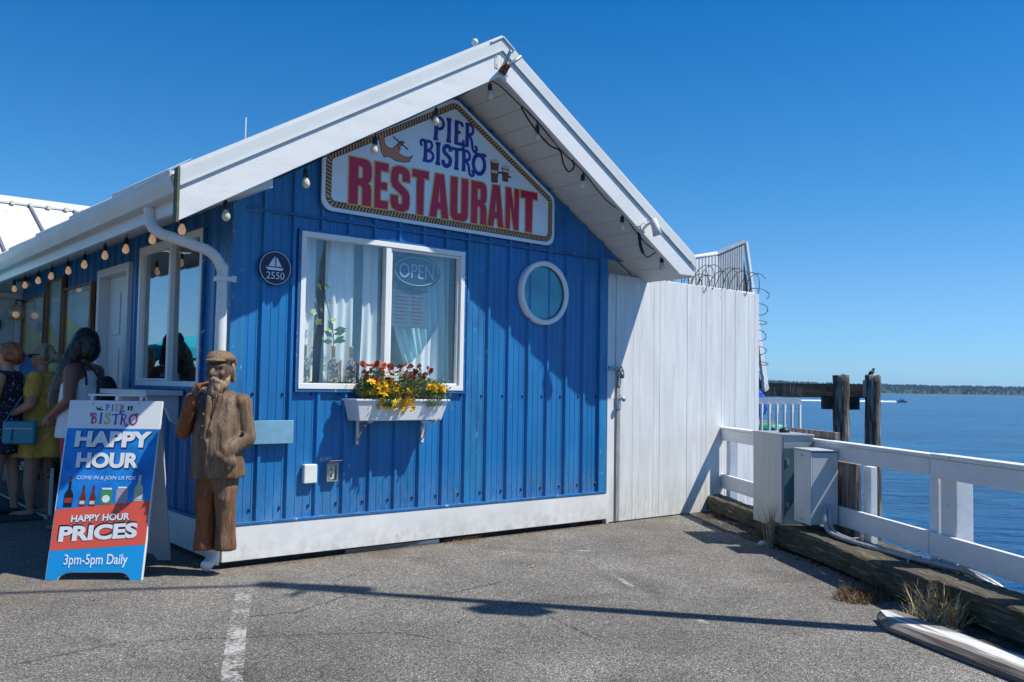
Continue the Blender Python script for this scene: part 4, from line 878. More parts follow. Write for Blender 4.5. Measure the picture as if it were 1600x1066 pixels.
o = obj('bird_spikes', nt_, mat('spike_dark', (.08,.09,.09), .5), kind='stuff'); tag(o, 'fine wire bird spikes along the side deck railing top', 'bird spikes')

# ------------------------------------------------------------ piles and beam in the water
def pile(name, x, y, r, ztop, lab, seed):
    bm = bmesh.new(); prof = []; n = 22; rings = []
    for j, z in enumerate(list(np.linspace(WZ-1, 0, 6))+list(np.linspace(.15, ztop, 14))):
        ring = []
        for k in range(n):
            a = 2*math.pi*k/n; rr = r*(1+.07*mnoise.noise(Vector((math.cos(a)*1.6, math.sin(a)*1.6, z*1.1+seed)))+.08*mnoise.noise(Vector((a*5, seed, z*3))))*(1.04-.02*z)
            zz = z+(.05*mnoise.noise(Vector((a*2, seed, 9))) if z == ztop else 0)
            ring.append(bm.verts.new((rr*math.cos(a), rr*math.sin(a), zz)))
        rings.append(ring)
    for a, b in zip(rings, rings[1:]):
        for k in range(n): bm.faces.new((a[k], a[(k+1) % n], b[(k+1) % n], b[k]))
    bm.faces.new(rings[-1])
    o = obj(name, bm, PILE, smooth=True); o.location = (x, y, 0); return tag(o, lab, 'pile', 'mooring piles in the water')
K = Vector((.636*.9+.0,.77,0))
pile('mooring_pile', 11.93, 1.86, .137, 1.715, 'grey-topped round timber pile, the left of the two', 3)
pile('mooring_pile', 12.36, 1.50, .130, 1.72, 'darker brown timber pile with bird and metal plate on top', 8)
bmn = thing('pile_cross_beam', 'long dark timber beam bolted through the two piles above the water', 'beam', (12.0,2.1,1.4))
dirb = Vector((-.80,.66,0)); q0 = Vector((.48,-.55,0))
def beam(a, b, z0, z1, th, m, nm):
    a = Vector(a); b = Vector(b); d = (b-a).normalized(); n_ = Vector((-d.y, d.x, 0))*th; bm = bmesh.new()
    add_poly_prism(bm, [a-n_/2+Vector((0,0,z0)), b-n_/2+Vector((0,0,z0)), b+n_/2+Vector((0,0,z0)), a+n_/2+Vector((0,0,z0))], Vector((0,0,z1-z0))); bmesh.ops.subdivide_edges(bm, edges=bm.edges[:], cuts=6, use_grid_fill=True)
    for v in bm.verts: v.co += Vector((mnoise.noise(v.co*3), mnoise.noise(v.co*3+Vector((5,0,0))), mnoise.noise(v.co*3+Vector((9,0,0)))))*.012
    return obj(nm, bm, m, bmn)
beam(q0+Vector((.14,.16,0)), q0+Vector((.14,.16,0))+dirb*4.0, -.08, .165, .2, PILEB, 'upper_beam')
beam(q0+Vector((-.15,.22,0)), q0+Vector((-.15,.22,0))+dirb*.60, -.29, -.05, .2, PILEB, 'lower_beam')
bm = bmesh.new(); bx(bm, .20,.40,-.56,-.50,-.06,.24); obj('steel_plate', bm, mat('plate_grey', (.25,.27,.27), .6, var=.3, vscale=8), bmn)
bd = bmesh.new(); ball(bd, (0,0,.06), (.075,.05,.045), 2); ball(bd, (.075,0,.10), .03, 2); tube(bd, [(.09,0,.10),(.125,0,.095)], [.012,.003], 6); tube(bd, [(-.06,0,.05),(-.15,0,.02)], [.03,.01], 6); tube(bd, [(0,.012,.03),(0,.012,-.01)], .004, 4); tube(bd, [(0,-.012,.03),(0,-.012,-.01)], .004, 4)
bo = obj('perched_bird', bd, mat('bird_dark', (.02,.022,.025), .6), smooth=True); bo.scale = (.8,.8,.8); bo.location = (12.36,1.50,1.735); bo.rotation_euler = (0,-.5,-.5); tag(bo, 'small dark bird perched on the darker pile', 'bird')

# speed boat with wake
bt = thing('speed_boat', 'small motor boat crossing the bay far from the pier', 'boat', (CP.x+math.sin(YAW+.408)*585, CP.y+math.cos(YAW+.408)*585, WZ), -YAW-.12)
bm = bmesh.new(); L_b = 6.2
secs = [(-3.1,1.0,.9),(-1,1.15,.95),(1.2,1.0,1.05),(2.4,.55,1.2),(3.1,.05,1.35)]
rings = []
for x, wd, h in secs: rings.append([bm.verts.new(p) for p in ((x,-wd,h),(x,-wd*.8,.1),(x,0,-.25),(x,wd*.8,.1),(x,wd,h))])
for a, b in zip(rings, rings[1:]):
    for k in range(5): bm.faces.new((a[k], a[(k+1) % 5], b[(k+1) % 5], b[k]))
bm.faces.new(rings[0]); obj('hull', bm, mat('boat_hull', (.28,.28,.30), .4), bt)
bm = bmesh.new(); bx(bm, -.4,1.0,-.7,.7,1.0,1.75); obj('cabin', bm, mat('boat_cabin', (.35,.18,.16), .5), bt)
bm = bmesh.new(); bx(bm, -3.3,-2.9,-.25,.25,.5,1.4); obj('outboard', bm, BLACK, bt)
for x in (-1.6,-.9): bm = bmesh.new(); ball(bm, (x,0,1.35), (.25,.25,.45), 1); ball(bm, (x,0,1.95), .17, 1); tag(obj('person', bm, mat('far_person', (.06,.05,.06), .8), smooth=True), 'distant %s person sitting in the motor boat' % ('rear' if x < -1 else 'front'), 'person').matrix_world = bt.matrix_basis
bm = bmesh.new(); pts = []
cw = Vector(bt.location); hd = Vector((math.cos(bt.rotation_euler.z), math.sin(bt.rotation_euler.z), 0)); pn = Vector((-hd.y, hd.x, 0)); prev = None
for i in range(50):
    q_ = i*3.0; wd = .8+.03*q_; h_ = .85*math.exp(-q_/90)+.12; a = cw-hd*(3+q_)
    r_ = [bm.verts.new(v) for v in (a+pn*wd+Vector((0,0,-.1)), a+pn*wd*.3+Vector((0,0,h_*(.7+.3*random.random()))), a-pn*wd*.3+Vector((0,0,h_*(.7+.3*random.random()))), a-pn*wd+Vector((0,0,-.1)))]
    if prev:
        for k_ in range(3): bm.faces.new((prev[k_], r_[k_], r_[k_+1], prev[k_+1]))
    prev = r_
o = obj('boat_wake', bm, mat('wake_foam', (.75,.80,.84), .7), kind='stuff'); tag(o, 'white foaming wake trailing behind the motor boat', 'wake')

# ------------------------------------------------------------ dock-edge railing, curb, cabinets (local frame: x along the edge, y outward)
rail = thing('dock_railing', 'white painted timber railing along the pier edge', 'railing', tuple(R0), RZ)
def rb(name, x0, x1, z0, z1, y0, y1, m=RAILW, parent=rail, bev=.005):
    bm = bmesh.new(); bx(bm, x0, x1, y0, y1, z0, z1)
    return obj(name, bm, m, parent, bevel=bev)
rb('top_rail', .02, 4.318, .826, .955, .0, .040); rb('top_rail', 4.328, 8.6, .818, .955, .0, .040)
rb('cap_rail', .02, 4.335, .957, .985, -.012, .100); rb('cap_rail', 4.342, 8.6, .958, .990, -.012, .100)
rb('bottom_rail', .02, 4.300, .262, .427, .0, .040); rb('bottom_rail', 4.308, 8.6, .258, .425, .0, .040)
rb('post', 4.255, 4.350, .12, .953, .043, .085); rb('post', 4.385, 4.570, .10, .953, .043, .17)
rb('post', 2.36, 2.47, .12, .953, .043, .14); rb('post', 7.0, 7.2, .1, .953, .043, .17); rb('post', .10, .22, .1, .953, .043, .14)
rb('post', 3.19, 3.31, -.2, .80, .102, .16)
rb('post_block', 4.27, 4.62, -.10, .245, .06, .16, TIMB)
tag(rb('weathered_post', 2.72, 3.165, -.5, .81, .045, .10, PLANKG, None), 'weathered bare plank post behind the junction box', 'post'); bpy.data.objects['weathered_post'].matrix_world = Matrix.Translation(R0) @ Matrix.Rotation(RZ, 4, 'Z')
tag(rb('board_stub', 1.75, 2.70, .955, 1.055, .105, .145, PLANKG, None), 'weathered board end standing up behind the grey cabinet', 'board'); bpy.data.objects['board_stub'].matrix_world = Matrix.Translation(R0) @ Matrix.Rotation(RZ, 4, 'Z')
curb = thing('timber_curb', 'mossy weathered timber curb beams along the pier edge', 'curb', tuple(R0), RZ)
def timber(x0, x1, y0, y1, z0, z1, seed, name='beam', m=TIMB, parent=curb, amp=.018):
    n = max(4, int((x1-x0)/.05)); bm = bmesh.new(); rings = []
    sec = [(y0,z0),(y0,(z0+z1)/2),(y0,z1-.012),(y0+.014,z1),((y0+y1)/2,z1),(y1-.014,z1),(y1,z1-.012),(y1,z0)]
    for i in range(n+1):
        x = x0+(x1-x0)*i/n
        rings.append([bm.verts.new((x, y+amp*(mnoise.noise(Vector((x*2.3, y*9+seed, z*7)))+.5*mnoise.noise(Vector((x*9, y*20+seed, z*20)))), z+amp*(mnoise.noise(Vector((x*1.7+4, y*9+seed, z*7)))+.5*mnoise.noise(Vector((x*11, y*17, z*20+seed))))*(z > z0))) for y, z in sec])
    for a, b in zip(rings, rings[1:]):
        for k in range(8): bm.faces.new((a[k], a[(k+1) % 8], b[(k+1) % 8], b[k]))
    bm.faces.new(rings[0][::-1]); bm.faces.new(rings[-1]); return obj(name, bm, m, parent)
timber(.0, 2.30, -.215, .0, .035, .185, 1); timber(2.34, 4.88, -.375, .0, .03, .200, 5, amp=.022); timber(4.92, 8.6, -.31, .03, .03, .212, 8, amp=.02)
timber(4.25, 4.87, -.405, -.372, .03, .150, 21, 'split_edge', amp=.03)
timber(1.9, 4.1, .02, .30, -.05, .16, 12, 'outer_beam'); timber(4.2, 8.6, .05, .30, -.08, .10, 14, 'outer_beam')
for x in (.3, 1.6, 2.9, 4.1, 5.4, 6.8): rb('spacer_block', x, x+.3, .0, .034, -.20 if x < 2 else -.29, -.02, TIMB, curb, 0)

c1_ = thing('electrical_cabinet', 'large grey steel electrical cabinet hung on the pier railing', 'electrical cabinet', rl(2.49,-.3,0), RZ)
rb('cabinet_door', -.675, -.003, .150, 1.018, -.016, -.001, GREY1, c1_, .004)
box('cabinet_body', (-.68,.0,.0,.295,.145,1.012), mat('cabinet_shell', (.36,.40,.41), .42, metal=.3, var=.1, vscale=4), c1_, bevel=.004)
rb('side_shade_plate', .001, .006, .155, .90, .004, .291, GREYSHADE, c1_, .002)  # dark plate painting the junction box's shadow on the cabinet end
rb('top_lip', -.69, .012, 1.013, 1.026, -.02, .30, GREY1, c1_, .002)
bm = bmesh.new(); bx(bm, .007,.03,.02,.045,.75,.80); bx(bm, .007,.03,.02,.045,.36,.41); obj('hinge', bm, GALV, c1_)
bm = bmesh.new(); lathe(bm, [(.05,1.026),(.052,1.05),(.03,1.07),(.004,1.074)], (-.32,.15,0), 14); obj('vent_cap', bm, BLACK, c1_, smooth=True)
c2_ = thing('junction_box', 'smaller pale grey junction box beside the large grey cabinet', 'electrical box', rl(2.965,-.25,0), RZ)
box('box_body', (-.32,.0,.0,.24,.270,.893), GREY2, c2_, bevel=.006)
box('box_lid', (-.325,.004,-.016,-.001,.262,.900), mat('junction_lid', (.56,.58,.59), .4), c2_, bevel=.005)
box('box_hood', (-.33,.012,-.02,.245,.902,.915), GREY2, c2_, bevel=.004)
bm = bmesh.new(); ball(bm, (-.16,-.02,.86), (.012,.006,.012), 2); ball(bm, (-.16,-.02,.30), (.01,.006,.01), 2); obj('lid_screw', bm, GALV, c2_)
bm = bmesh.new(); lathe(bm, [(.055,0),(.06,.02),(.06,.05),(.03,.07)], (-.36,.10,.80), 14, 'Y'); tube(bm, [(-.38,.12,.86),(-.42,.13,.74),(-.44,.14,.66)], .02, 8); obj('conduit_fitting', bm, mat('fitting_cream', (.62,.60,.52), .5), c2_, smooth=True)
CON = mat('flexible_conduit', (.34,.35,.36), .45, metal=.3, var=.15, vscale=12)
cdt = thing('conduit', 'pair of grey flexible conduits running from the junction box along the curb', 'conduit', tuple(R0), RZ)
for off in (0, 1):
    o_ = off*.045; pth = smoothpath([(2.985,-.11-o_*.3,.42-o_*.5),(3.03,-.13-o_*.5,.44-o_*.4),(3.07,-.14-o_,.38),(3.10,-.15-o_,.29),(3.22,-.15-o_,.235),(3.45,-.12-o_*.9,.215),(3.8,-.07-o_,.212),(4.2,-.03-o_,.215),(4.5,.0-o_*.8,.222),(4.72,.03-o_*.5,.225),(4.86,.09-o_,.19),(4.95,.2,.10)], 7)
    rads = [.0195-(.0022 if i % 2 else 0) for i in range(len(pth))]
    obj('conduit_run', B(tube, pth, rads, 10), CON, cdt, smooth=True)
bm = bmesh.new()
for x in (3.5, 4.3): tube(bm, [(x,-.16,.20),(x,-.15,.245),(x,-.06,.245),(x,-.04,.20)], .006, 6)
obj('pipe_strap', bm, GALV, cdt)

# loose foreground board
fb = thing('loose_board', 'long board with worn white paint lying on the asphalt below the curb', 'board', (2.66,-3.84,0), math.atan2(-1.02,-.455))
bm = bmesh.new(); n = 50; rings = []
for i in range(n+1):
    x = i*.06; y0, y1 = -.125, .125
    if i < 4: y1 = .125; y0 = -.125+(4-i)*.028
    rings.append([bm.verts.new((x+.02*mnoise.noise(Vector((y*9, x, 2))), y+.004*mnoise.noise(Vector((x*8, y*5, 1))), z+.003*mnoise.noise(Vector((x*7, y*20, 3)))*(z > .03))) for y, z in ((y0,.004),(y0-.006,.034),(y0+.028,.060),(.01,.063),(y1-.006,.062),(y1,.056),(y1,.004))])
for a, b in zip(rings, rings[1:]):
    for k in range(7): bm.faces.new((a[k], a[(k+1) % 7], b[(k+1) % 7], b[k]))
bm.faces.new(rings[0][::-1]); bm.faces.new(rings[-1])
ob_ = obj('board', bm, [mat('board_side_grey', (.12,.10,.09), .85, var=.4, vscale=8, stretch=(.4,6,6), bump=.005, bscale=12, col2=(.26,.23,.21), c2scale=4), BOARDW], fb)
for i_, f_ in enumerate(ob_.data.polygons):
    if i_ < 350 and i_ % 7 in (2, 3, 4): f_.material_index = 1
# dry weeds
DRYG = mat('dry_grass', (.50,.38,.21), .9, var=.3, vscale=30, col2=(.25,.17,.08), c2scale=20); DRYB = mat('dead_brown_moss', (.17,.10,.045), .9, var=.4, vscale=30)
def tuft(name, c, n, h, spread, lab, m=DRYG, lie=.35, wd=.004):
    bm = bmesh.new(); rnd = random.Random(len(lab)*7+n)
    for i in range(n):
        a = rnd.uniform(0, 6.28); r = spread*rnd.random()**.7; b = Vector((r*math.cos(a), r*math.sin(a)*.6, 0)); d = Vector((rnd.gauss(0,lie), rnd.gauss(0,lie), 1)).normalized(); L = h*rnd.uniform(.35,1)
        p = [b, b+d*L*.5, b+d*L+Vector((rnd.gauss(0,.1),rnd.gauss(0,.1),-.1))*L]; s = Vector((rnd.gauss(0,1), rnd.gauss(0,1), .2)).normalized()*wd
        v = [bm.verts.new(q) for q in (p[0]-s, p[0]+s, p[1]+s*.8, p[1]-s*.8, p[2])]; bm.faces.new((v[0],v[1],v[2],v[3])); bm.faces.new((v[3],v[2],v[4]))
    o = obj(name, bm, m, kind='stuff'); o.location = c; return tag(o, lab, 'dry grass')
tuft('dry_weeds', rl(5.12,-.42,.0), 300, .31, .28, 'tall straw-coloured dry weeds growing beside the curb joint', lie=.55)
tuft('dry_weeds', rl(4.45,-.55,.0), 1100, .11, .30, 'matted brown dead moss and grass between curb and board', DRYB, .9, .003)
tuft('dry_weeds', rl(2.52,-.44,.0), 60, .50, .05, 'thin tall straw stalks below the electrical cabinets', DRYG, .07)
tuft('dry_weeds', rl(.62,-.27,.0), 120, .06, .14, 'small brown weed patch near the start of the curb', DRYB, .8)
tuft('dry_weeds', (2.25,-.09,.0), 160, .05, .22, 'tiny orange dry weeds along the building base', mat('orange_weeds', (.36,.20,.07), .9), .6, .002)
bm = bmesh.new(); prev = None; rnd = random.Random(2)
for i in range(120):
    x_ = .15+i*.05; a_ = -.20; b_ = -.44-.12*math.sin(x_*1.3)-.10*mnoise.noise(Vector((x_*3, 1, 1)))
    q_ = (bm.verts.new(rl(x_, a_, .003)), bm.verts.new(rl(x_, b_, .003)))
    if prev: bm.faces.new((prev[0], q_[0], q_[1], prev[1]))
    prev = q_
KERBSHADE = WPAINT.copy(); KERBSHADE.name = 'kerb_shade_moss'; KERBSHADE.node_tree.nodes['Principled BSDF'].inputs['Base Color'].default_value = (.045,.037,.028,1); r_ = [n for n in KERBSHADE.node_tree.nodes if n.type == 'MAP_RANGE'][0]; r_.inputs[1].default_value = .76; r_.inputs[2].default_value = .92  # shade of rail and kerb plus wet moss, painted as one dark strip
structure('kerb_shade_moss', bm, KERBSHADE)
def debris(lab, fn, n, sz, m, cat='debris'):
    bm = bmesh.new(); rnd = random.Random(len(lab))
    for i in range(n):
        c = fn(rnd); s = sz*rnd.uniform(.3,1); M_ = Matrix.Translation(c) @ Matrix.Rotation(rnd.random()*6, 4, 'Z') @ Matrix.Diagonal((s, s*.7, s*.4, 1)); bmesh.ops.create_icosphere(bm, subdivisions=1, radius=1, matrix=M_)
    o = obj('curb_debris', bm, m, kind='stuff'); tag(o, lab, cat)
debris('dark grit and dirt gathered along the foot of the curb', lambda r: rl(r.uniform(.2,5.2), -.25-abs(r.gauss(0,.09)), .003), 900, .014, mat('dark_grit', (.06,.05,.04), .95, var=.5, vscale=40))
debris('pale chips scattered on the asphalt near the curb', lambda r: rl(r.uniform(1.0,3.2), -.3-abs(r.gauss(0,.25)), .003), 26, .014, mat('pale_chip', (.55,.54,.50), .9))
debris('brown grit gathered below the building skirting', lambda r: (r.uniform(.1,4.0), -.02-abs(r.gauss(0,.05)), .002), 700, .007, mat('brown_grit', (.14,.10,.06), .95, var=.4, vscale=40))
lt = clothlump((0,0,.02), (.05,.035,.028), 4, 2); o = obj('litter', lt, mat('litter_white', (.75,.75,.74), .8)); o.location = rl(2.42,-.47,0); tag(o, 'crumpled white scrap of litter on the asphalt below the cabinets', 'litter')
tag(obj('fallen_leaf', B(leafquad, (1.95,-1.35,.012), (1,.3,.15), (0,0,1), .05, .03, .006), mat('leaf_orange', (.45,.18,.03), .8)), 'single small orange leaf on the open asphalt', 'leaf')

# lamp post just out of frame whose shadow crosses the asphalt, with its wire
lp = thing('lamp_post', 'steel lamp post at the pier edge with flood lamp, side box and wire', 'lamp post', (3.22,-4.93,0))
top = Vector((.42,-.10,8.55))
obj('pole', B(tube, [(0,0,.0),tuple(top*.5),tuple(top)], [.085,.07,.045], 14), GALV, lp, smooth=True)
bm = bmesh.new(); c = top*.93; tube(bm, [c, c+Vector((-.18,-.16,.05))], .03, 8); obj('arm', bm, GALV, lp)
bm = bmesh.new(); tube(bm, [top*.86+Vector((.07,.07,0)), top*.86+Vector((.07,.07,0))+Vector((.0,0,1.1))], [.10,.07], 10); obj('lamp_head', bm, GREY1, lp)
bm = bmesh.new(); c = top*.655+Vector((-.15,-.10,0)); bx(bm, c.x-.10,c.x+.10,c.y-.09,c.y+.09,c.z-.30,c.z+.22); tube(bm, [top*.69, c+Vector((0,0,.15))], .025, 6); obj('side_box', bm, GREY2, lp)
obj('wire', B(tube, [tuple(top), tuple(top+Vector((-6,3.2,-.25))), tuple(top+Vector((-24,13.5,-.3)))], .032, 6), BLACK, lp)

# ------------------------------------------------------------ white cross wing behind on the left
wing = thing('white_wing_building', 'white low building behind with metal roof joining the restaurant on the left', 'building', (0,7.42,0))
n = 0; x = -1.4
while x < -.02:
    bm = bmesh.new(); bx(bm, x+.003, min(x+.197, -.005), .0-.004*(n % 2), .03, .02, 2.80); 
    if not (-.62 < x < -.07): obj('wall_board', bm, DOORW, wing)
    else: bm.free()
    x += .2; n += 1
bm = bmesh.new(); bx(bm, -1.4,0,.031,.06,.0,2.9); bx(bm, -1.4,-1.34,.06,5.0,0,2.9); obj('wall', bm, DOORW, wing)
box('door_frame', (-.66,-.60,-.05,.03,.02,2.62), DOORW, wing); box('door_frame', (-.10,-.03,-.05,.03,.02,2.62), DOORW, wing); box('door_frame', (-.60,-.10,-.05,.03,2.55,2.62), DOORW, wing)
wd_ = box('door', (-.595,-.105,-.012,.02,.02,2.545), mat('wing_door_grey', (.45,.47,.48), .5), wing)
tag(box('wall_lantern', (-.36,-.28,7.36,7.40,2.10,2.24), mat('lantern_dark', (.05,.03,.025), .5)), 'small dark ornament hanging on the wing door', 'ornament')
def zw(y): return 4.38-(10-y)*.535
for x0 in np.arange(-1.92-.0, 6.0, .68):
    x0 += .37+.03
    bm = bmesh.new(); add_poly_prism(bm, [(x0,6.95-7.42,zw(6.95)),(x0,2.58,zw(10)),(x0,2.58,zw(10)-.05),(x0,6.95-7.42,zw(6.95)-.05)], Vector((.675,0,0)))
    obj('roof_panel', bm, ROOFM, wing)
    bm = bmesh.new(); add_poly_prism(bm, [(x0+.64,6.95-7.42,zw(6.95)+.001),(x0+.64,2.50,zw(9.92)+.001),(x0+.64,2.50,zw(9.92)+.045),(x0+.64,6.95-7.42,zw(6.95)+.045)], Vector((.034,0,0)))
    obj('roof_seam', bm, ROOFSEAM, wing)
bm = bmesh.new(); add_poly_prism(bm, [(-1.5,2.38,zw(9.8)+.05),(-1.5,2.60,zw(10)+.075),(-1.5,2.82,zw(9.8)+.05),(-1.5,2.82,zw(9.8)+.03),(-1.5,2.60,zw(10)+.05),(-1.5,2.38,zw(9.8)+.02)], Vector((7.5,0,0))); obj('ridge_cap', bm, ROOFM, wing)
for i in range(12):
    x0 = -.6+i*.27; bm = bmesh.new(); bx(bm, x0, x0+.05, 2.30, 2.40, zw(9.78)+.01, zw(9.78)+.07); obj('ridge_clip', bm, mat('clip_cream', (.70,.66,.45), .5), wing)

# ------------------------------------------------------------ window box with flowers
pb = thing('window_box', 'white plastic window box on rusty brackets under the front window', 'window box', (1.42,0,1.12))
def trough(bm, x0, x1, y0, y1, z0, z1, tx, ty, th):
    a = [(x0+tx,y0+ty,z0),(x1-tx,y0+ty,z0),(x1-tx,y1,z0),(x0+tx,y1,z0)]; b = [(x0,y0,z1),(x1,y0,z1),(x1,y1,z1),(x0,y1,z1)]; c = [(x0+th,y0+th,z1),(x1-th,y0+th,z1),(x1-th,y1-th,z1),(x0+th,y1-th,z1)]; d = [(x0+tx+th,y0+ty+th,z0+.03),(x1-tx-th,y0+ty+th,z0+.03),(x1-tx-th,y1-th,z0+.03),(x0+tx+th,y1-th,z0+.03)]
    L_ = [[bm.verts.new(p) for p in q] for q in (a, b, c, d)]; bm.faces.new(L_[0][::-1]); bm.faces.new(L_[3])
    for u, v in zip(L_, L_[1:]):
        for k in range(4): bm.faces.new((u[k], u[(k+1) % 4], v[(k+1) % 4], v[k]))
bm = bmesh.new(); trough(bm, -.455, .455, -.285, -.055, .0, .172, .045, .035, .012); obj('trough', bm, mat('planter_white', (.74,.75,.75), .4), pb, bevel=.006)
bm = bmesh.new()
for y0, y1, x0, x1 in ((-.297,-.272,-.467,.467), (-.068,-.045,-.467,.467)): bx(bm, x0, x1, y0, y1, .166, .182)
for x0, x1 in ((-.467,-.443), (.443,.467)): bx(bm, x0, x1, -.272, -.068, .166, .182)
obj('rim', bm, mat('planter_white', None), pb, bevel=.003)
box('soil', (-.40,.40,-.255,-.075,.12,.158), mat('potting_soil', (.03,.02,.015), .95), pb)
for x in (-.30, .36):
    bm = bmesh.new(); bx(bm, x-.014, x+.014, -.034, -.028, -.205, -.005); bx(bm, x-.014, x+.014, -.25, -.034, -.012, -.004); tube(bm, smoothpath([(x,-.036,-.17),(x,-.07,-.12),(x,-.13,-.06),(x,-.20,-.02),(x,-.265,-.006),(x,-.285,.02)]), .006, 6); obj('bracket', bm, RUSTW, pb)
GRN = mat('flower_foliage', (.13,.20,.05), .7, var=.45, vscale=30, col2=(.14,.19,.06), c2scale=25); GRNP = mat('airy_foliage', (.21,.27,.10), .7, var=.4, vscale=30)
MRED = mat('petal_red_orange', (.42,.045,.012), .6, var=.3, vscale=60, col2=(.60,.13,.01), c2scale=50, rand=1); MRP = mat('petal_dusky_red', (.34,.05,.05), .6, var=.3, vscale=60, col2=(.50,.16,.10), c2scale=50, rand=1)
MYEL = mat('petal_yellow', (.80,.48,.008), .6, var=.15, vscale=60, rand=1); MLIL = mat('petal_lilac', (.38,.30,.55), .6, var=.2, vscale=60); MCEN = mat('flower_centre', (.16,.06,.01), .7)
def plant(name, lab, c, sx_, sy_, sz_, nleaf, gm, fl, fm, seed, tall=0):
    rnd = random.Random(seed); t = thing(name, lab, 'flowers', c, group='flowering plants in the window box')
    bm = bmesh.new()
    for i in range(nleaf):
        p = Vector((max(-1,min(1,rnd.gauss(0,.5)))*sx_, max(-1,min(.6,rnd.gauss(0,.5)))*sy_, max(-.15,min(1,rnd.gauss(.42,.30)))*sz_));
        if p.z < .06: p.x *= .55; p.z = max(p.z, .0)
        d = Vector((rnd.gauss(0,1), rnd.gauss(0,1)-.3, rnd.gauss(.4,.7)))
        leafquad(bm, p, d, (rnd.random(), rnd.random(), 1), rnd.uniform(.018,.042), rnd.uniform(.007,.016), .003)
    obj('leaves', bm, gm, t, kind='stuff')
    bm = bmesh.new()
    for i in range(40): x = rnd.uniform(-.8,.8)*sx_; y = rnd.uniform(-.6,.5)*sy_; tube(bm, [(x*.6,y*.5,-.02),(x*.9,y*.9,sz_*rnd.uniform(.4,.9))], .0015, 3)
    if tall:
        for i in range(12): x = rnd.uniform(-1,1)*sx_; tube(bm, [(x*.5,0,0),(x*.8,-.02,sz_),(x+rnd.gauss(0,.03),-.03,sz_+rnd.uniform(.03,tall))], .0014, 3)
    obj('stems', bm, gm, t, kind='stuff')
    for n_, me, rng, sc in fl:
        for i in range(n_):
            x, y, z = (rnd.uniform(*rng[0]), rnd.uniform(*rng[1]), rnd.uniform(*rng[2])); q = rnd.uniform(.75,1.2)*sc
            share('flower', me, (x, y, z), t, (rnd.uniform(.2,1.5), rnd.uniform(-.6,.6), rnd.random()*6), (q,q,q))
    return t
fr = flower_mesh(MRED, .031, 9, 3, MCEN, .25); fp = flower_mesh(MRP, .024, 8, 3, MCEN, .25); fy = flower_mesh(MYEL, .036, 5, 2, MYEL, .2); fl_ = flower_mesh(MLIL, .010, 5, 1, MLIL, .3)
plant('red_flowers', 'clump of red-orange flowers standing tall left of the window bar', (1.19,-.17,1.27), .15, .09, .25, 2400, GRN, [(30, fr, ((-.13,.13),(-.12,.04),(.17,.33)), 1)], None, 1)
plant('yellow_flowers', 'yellow flowers spilling over the middle of the white window box', (1.27,-.22,1.24), .22, .10, .21, 3600, GRN, [(44, fy, ((-.20,.10),(-.11,0),(.08,.20)), 1), (22, fy, ((-.12,.20),(-.14,-.07),(-.04,.14)), .9), (3, fl_, ((.1,.25),(-.12,0),(-.05,.1)), 1.5)], None, 2)
plant('dusky_red_flowers', 'dusky red flower heads above the right half of the window box', (1.60,-.15,1.27), .17, .08, .25, 2600, GRNP, [(34, fp, ((-.16,.16),(-.10,.04),(.20,.33)), 1), (4, fr, ((-.05,.16),(-.10,.0),(.12,.2)), .8)], None, 3, tall=.18)
plant('airy_flowers', 'airy green plant with tiny lilac blooms and two yellow flowers at the right end', (1.70,-.20,1.24), .18, .10, .21, 4200, GRNP, [(70, fl_, ((-.28,.2),(-.12,.02),(.02,.24)), 1), (11, fy, ((-.12,.12),(-.12,-.08),(.12,.18)), 1.1), (12, flower_mesh(mat('petal_cream', (.62,.55,.42), .6), .010, 5, 1), ((0,.2),(-.12,0),(0,.15)), 1)], None, 4, tall=.05)

# ------------------------------------------------------------ string lights
BW = mat('warm_bulb_core', (.75,.62,.36), .4); BA = mat('amber_filament', (1.0,.38,.08), .5, emit=1.6); CABLE = mat('black_cable', (.012,.012,.012), .6)
BGC = mat('pearl_bulb', (.62,.58,.44), .12, coat=.6, var=.1)
me_s = bpy.data.meshes.new('socket'); b_ = bmesh.new(); lathe(b_, [(.006,.095),(.012,.090),(.019,.075),(.021,.045),(.022,.03),(.017,.028)], n=14); tube(b_, [(0,0,.092),(0,.004,.125),(.002,.004,.15)], .005, 6); finish(b_, True); b_.to_mesh(me_s); b_.free(); me_s.materials.append(BLACK)
def bulbmesh(m):
    me = bpy.data.meshes.new('bulb'); b_ = bmesh.new(); lathe(b_, [(.013,.028),(.018,.015),(.027,-.005),(.030,-.022),(.026,-.040),(.014,-.052),(.004,-.056)], n=16); finish(b_, True); b_.to_mesh(me); b_.free(); me.materials.append(m); return me
me_b = bulbmesh(BGC); me_a = bulbmesh(mat('amber_lit_bulb', (.80,.47,.27), .15, emit=.30, var=.3, vscale=40))
me_f = bpy.data.meshes.new('filament'); b_ = bmesh.new(); ball(b_, (0,0,-.012), (.011,.011,.024), 2); finish(b_, True); b_.to_mesh(me_f); b_.free(); me_f.materials.append(BA)
def string(name, lab, pts, lit, wire):
    t = thing(name, lab, 'string lights', pts[0]); o0 = Vector(pts[0])
    for p in pts:
        p = Vector(p)-o0; s = share('lamp_socket', me_s, p, t, (random.uniform(-.08,.08), random.uniform(-.08,.08), random.random()*6)); share('bulb', me_a if lit else me_b, (0,0,0), s)
        
    obj('cable', B(tube, [Vector(p)-o0 for p in smoothpath(wire, 3)], .0055, 6), CABLE, t, smooth=True); return t
gb = [(-.307,2.592),(.3,2.921),(.883,3.279),(1.466,3.628),(2.038,3.972),(2.596,3.708),(3.172,3.352),(3.723,3.021),(4.319,2.676)]
wr = []
